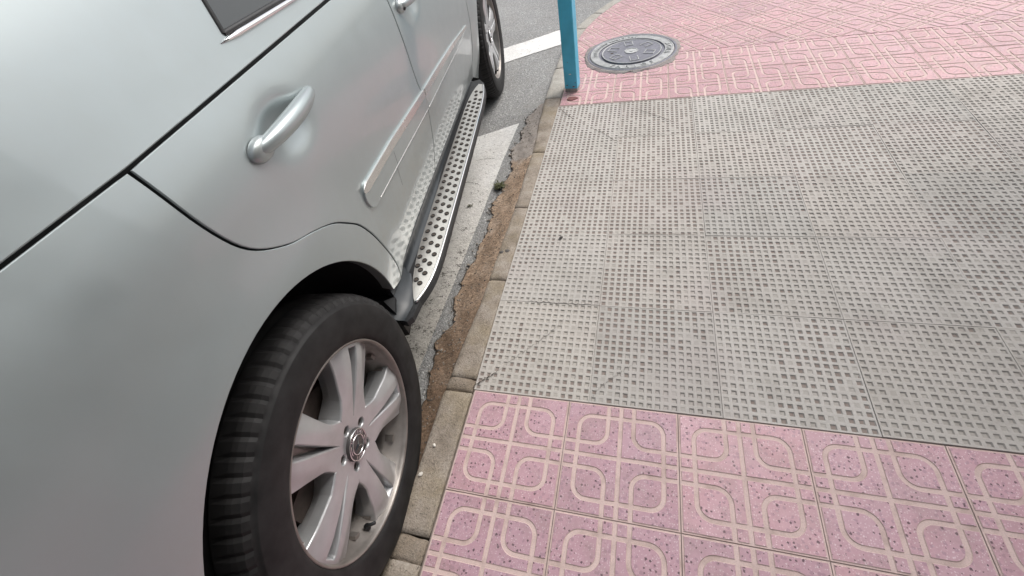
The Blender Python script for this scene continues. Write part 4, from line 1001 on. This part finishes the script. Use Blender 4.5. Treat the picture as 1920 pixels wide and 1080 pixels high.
for s_ in (-1, 1):
    for i in range(6):
        a = (0 if s_ > 0 else math.pi)-s_*(0.42-0.13*i); rr = 0.0292; t2 = MB(); t2.add([(0.0028, 0, 0), (0, 0.0013, 0), (-0.0028, 0, 0), (0, -0.0013, 0)], [(0, 1, 2, 3)])
        ro = a+math.pi/2+s_*0.5; c, s = math.cos(ro), math.sin(ro); tm.add([(rr*math.cos(a)+c*x-s*y, rr*math.sin(a)+s*x+c*y, 0) for x, y, z in t2.v], t2.f)
# text plane: x right of the wheel seen from outside is -y (rear to the viewer's left is handled by mirroring)
b.add([(-0.0331+z, x, y) for x, y, z in tm.v], [q for q in tm.f])
emb_me = b.mesh('emblem'); emb_me.materials.append(MAT['chrome'])
b = MB(); b.tube([(-0.030, 0, 0), (-0.018, -0.003, 0.0), (-0.004, -0.010, 0)], [0.0055, 0.0045, 0.005], 10); b.tube([(-0.03, 0, 0), (-0.028, 0.012, 0.004)], [0.008, 0.008], 10); valve_me = b.mesh('valve'); valve_me.materials.append(MAT['dark'])
def wheel(cy_, rot, flip=False):
    w = empty('wheel'); w.parent = car; w.location = (0 if not flip else -W, cy_, RT); w.rotation_euler = (0, 0, math.pi if flip else 0)
    link('tyre', tyre_me, w); link('rim', rim_me, w); link('brake_disc', disc_me, w); bp_ = link('barrel_pad', lug_me, w); bp_.rotation_euler = (rot, 0, 0); bp_['kind'] = 'stuff'
    if flip: return w
    for k in range(5):
        a = rot+2*math.pi*k/5
        for nm, me in (('spoke', spoke_me), ('groove_floor', floor_me)):
            o = link(nm, me, w); o.rotation_euler = (a, 0, 0)
        o = link('wheel_bolt', bolt_me, w); aa = a+math.pi/5; o.location = (0.015, bolt_p*math.cos(aa), bolt_p*math.sin(aa)); o.scale = (0.98, 1, 1)
        o = link('bolt_well', well_me, w); o.location = (0.0, bolt_p*math.cos(aa), bolt_p*math.sin(aa))
    cc = link('centre_cap', cap_me, w); cc.location.x = 0.021; cc.scale = (1, 1.1, 1.1); e = link('emblem', emb_me, w); e.location.x = 0.021; e.scale = (1, 1.1, 1.1); e.rotation_euler = (math.radians(-38), 0, 0)
    v_ = link('valve', valve_me, w); va = rot+math.radians(-100+0); v_.location = (0.0, 0.236*math.cos(math.radians(-127)+rot-math.radians(-28)), 0.236*math.sin(math.radians(-127)+rot-math.radians(-28))); v_.rotation_euler = (math.radians(-127)+rot-math.radians(-28), 0, 0)
    return w
wheel(0.0, math.radians(-28)); wheel(WB, math.radians(10)); wheel(0.0, math.radians(3), True); wheel(WB, math.radians(20), True)

# ------------------------------------------------------------------ weeds, gravel and litter
def weed(x, y, z, r, n, label, seed):
    rs = np.random.RandomState(seed); o0 = tag(empty('weed', (x, y, z)), label, 'weed', 'weeds in the road edge'); mb = MB()
    for i in range(n):
        a = rs.uniform(0, 6.283); L = r*rs.uniform(0.4, 1.15); h = L*rs.uniform(0.25, 0.9); w = L*rs.uniform(0.05, 0.13); c, s = math.cos(a), math.sin(a); x0, y0 = rs.normal(0, r*0.25, 2)
        p = [(x0, y0, 0), (x0+c*L*0.55-s*w, y0+s*L*0.55+c*w, h*0.8), (x0+c*L, y0+s*L, h*rs.uniform(0.6, 1.1)), (x0+c*L*0.55+s*w, y0+s*L*0.55-c*w, h*0.8)]; mb.add(p, [(0, 1, 2, 3)])
    lv = mb.build('leaves', ['leaf'], o0); tag(lv, kind='stuff'); return o0
weed(-0.215, 1.245, -0.053, 0.032, 190, 'larger green weed tuft growing from the crack beside the gutter', 3)
weed(-0.345, 1.085, ROAD_Z+0.003, 0.016, 50, 'tiny weed sprouting from the worn white paint', 5)
def pebble_mesh(seed, flat=0.6):
    rs = np.random.RandomState(seed); bm = bmesh.new(); bmesh.ops.create_icosphere(bm, subdivisions=1, radius=1)
    for v in bm.verts: v.co *= rs.uniform(0.7, 1.2); v.co.z *= flat
    me = bpy.data.meshes.new('pebble'); bm.to_mesh(me); bm.free(); return me
PM = [pebble_mesh(s) for s in range(6)]
for (x, y, z, r, mat, lab) in [(0.197, 0.783, 0.002, 0.0085, 'stone_dark', 'dark pebble lying alone in the middle of the grey tactile tiles'),
                               (-0.072, -0.214, 0.003, 0.0055, 'stone_white', 'small white stone on the kerb nearer the grey tiles'), (-0.085, -0.308, 0.003, 0.006, 'stone_white', 'small white stone on the kerb close to the tyre')]:
    me = PM[rng.randint(6)].copy(); me.materials.append(MAT[mat]); o = bpy.data.objects.new('pebble', me); C.objects.link(o); o.location = (x, y, z+r*0.3); o.scale = (r, r*1.4, r); o.rotation_euler = (0, 0, rng.uniform(0, 6)); tag(o, lab, 'pebble')
V0 = [np.array([tuple(v.co) for v in me.vertices]) for me in PM]; F0 = [[tuple(p.vertices) for p in me.polygons] for me in PM]
def gravel(name, n, sampler, mats, label):
    mb = MB()
    for i in range(n):
        x, y, z, r = sampler(); k = rng.randint(6); a = rng.uniform(0, 6.28); c, s = math.cos(a), math.sin(a); q = V0[k]*r
        mb.add(np.stack([x+c*q[:, 0]-s*q[:, 1], y+s*q[:, 0]+c*q[:, 1], z+q[:, 2]+r*0.35], 1), F0[k], 0 if rng.rand() < 0.75 else 1)
    return tag(mb.build(name, mats), label, 'gravel', kind='stuff')
def samp_road():
    y = rng.uniform(-0.7, 4.0); x = -0.22-abs(rng.normal(0, 0.35)); return x, y, ROAD_Z+0.003, rng.uniform(0.0008, 0.0034)
def samp_gut():
    y = rng.uniform(-0.8, 2.1); x = -rng.uniform(kerb_w(y), 0.20); p = gut_z(np.array([[x, y]]))[0]; return x, y, p[2], rng.uniform(0.0008, 0.0038)
def samp_pave():
    y = rng.uniform(0.1, 2.7); x = abs(rng.normal(0, 0.5))+0.01; return x, y, 0.0005, rng.uniform(0.0005, 0.0013)
def samp_edge():
    i = rng.randint(20, len(cr2)-2); x, y = cr2[i]; d = rng.normal(-0.004, 0.012); p = gut_z(np.array([[x+d, y]]))[0]
    return x+d, y, (p[2] if d > 0 else ROAD_Z+0.004), abs(rng.normal(0, 0.0028))+0.001
gravel('gravel', 380, samp_edge, ['stone', 'stone_dark'], 'crumbled grit along the broken edge of the gutter strip')
gravel('gravel', 900, samp_road, ['stone', 'stone_white'], 'loose grit scattered on the road beside the car'); gravel('gravel', 700, samp_gut, ['stone', 'stone_dark'], 'small stones lying on the brown gutter strip')
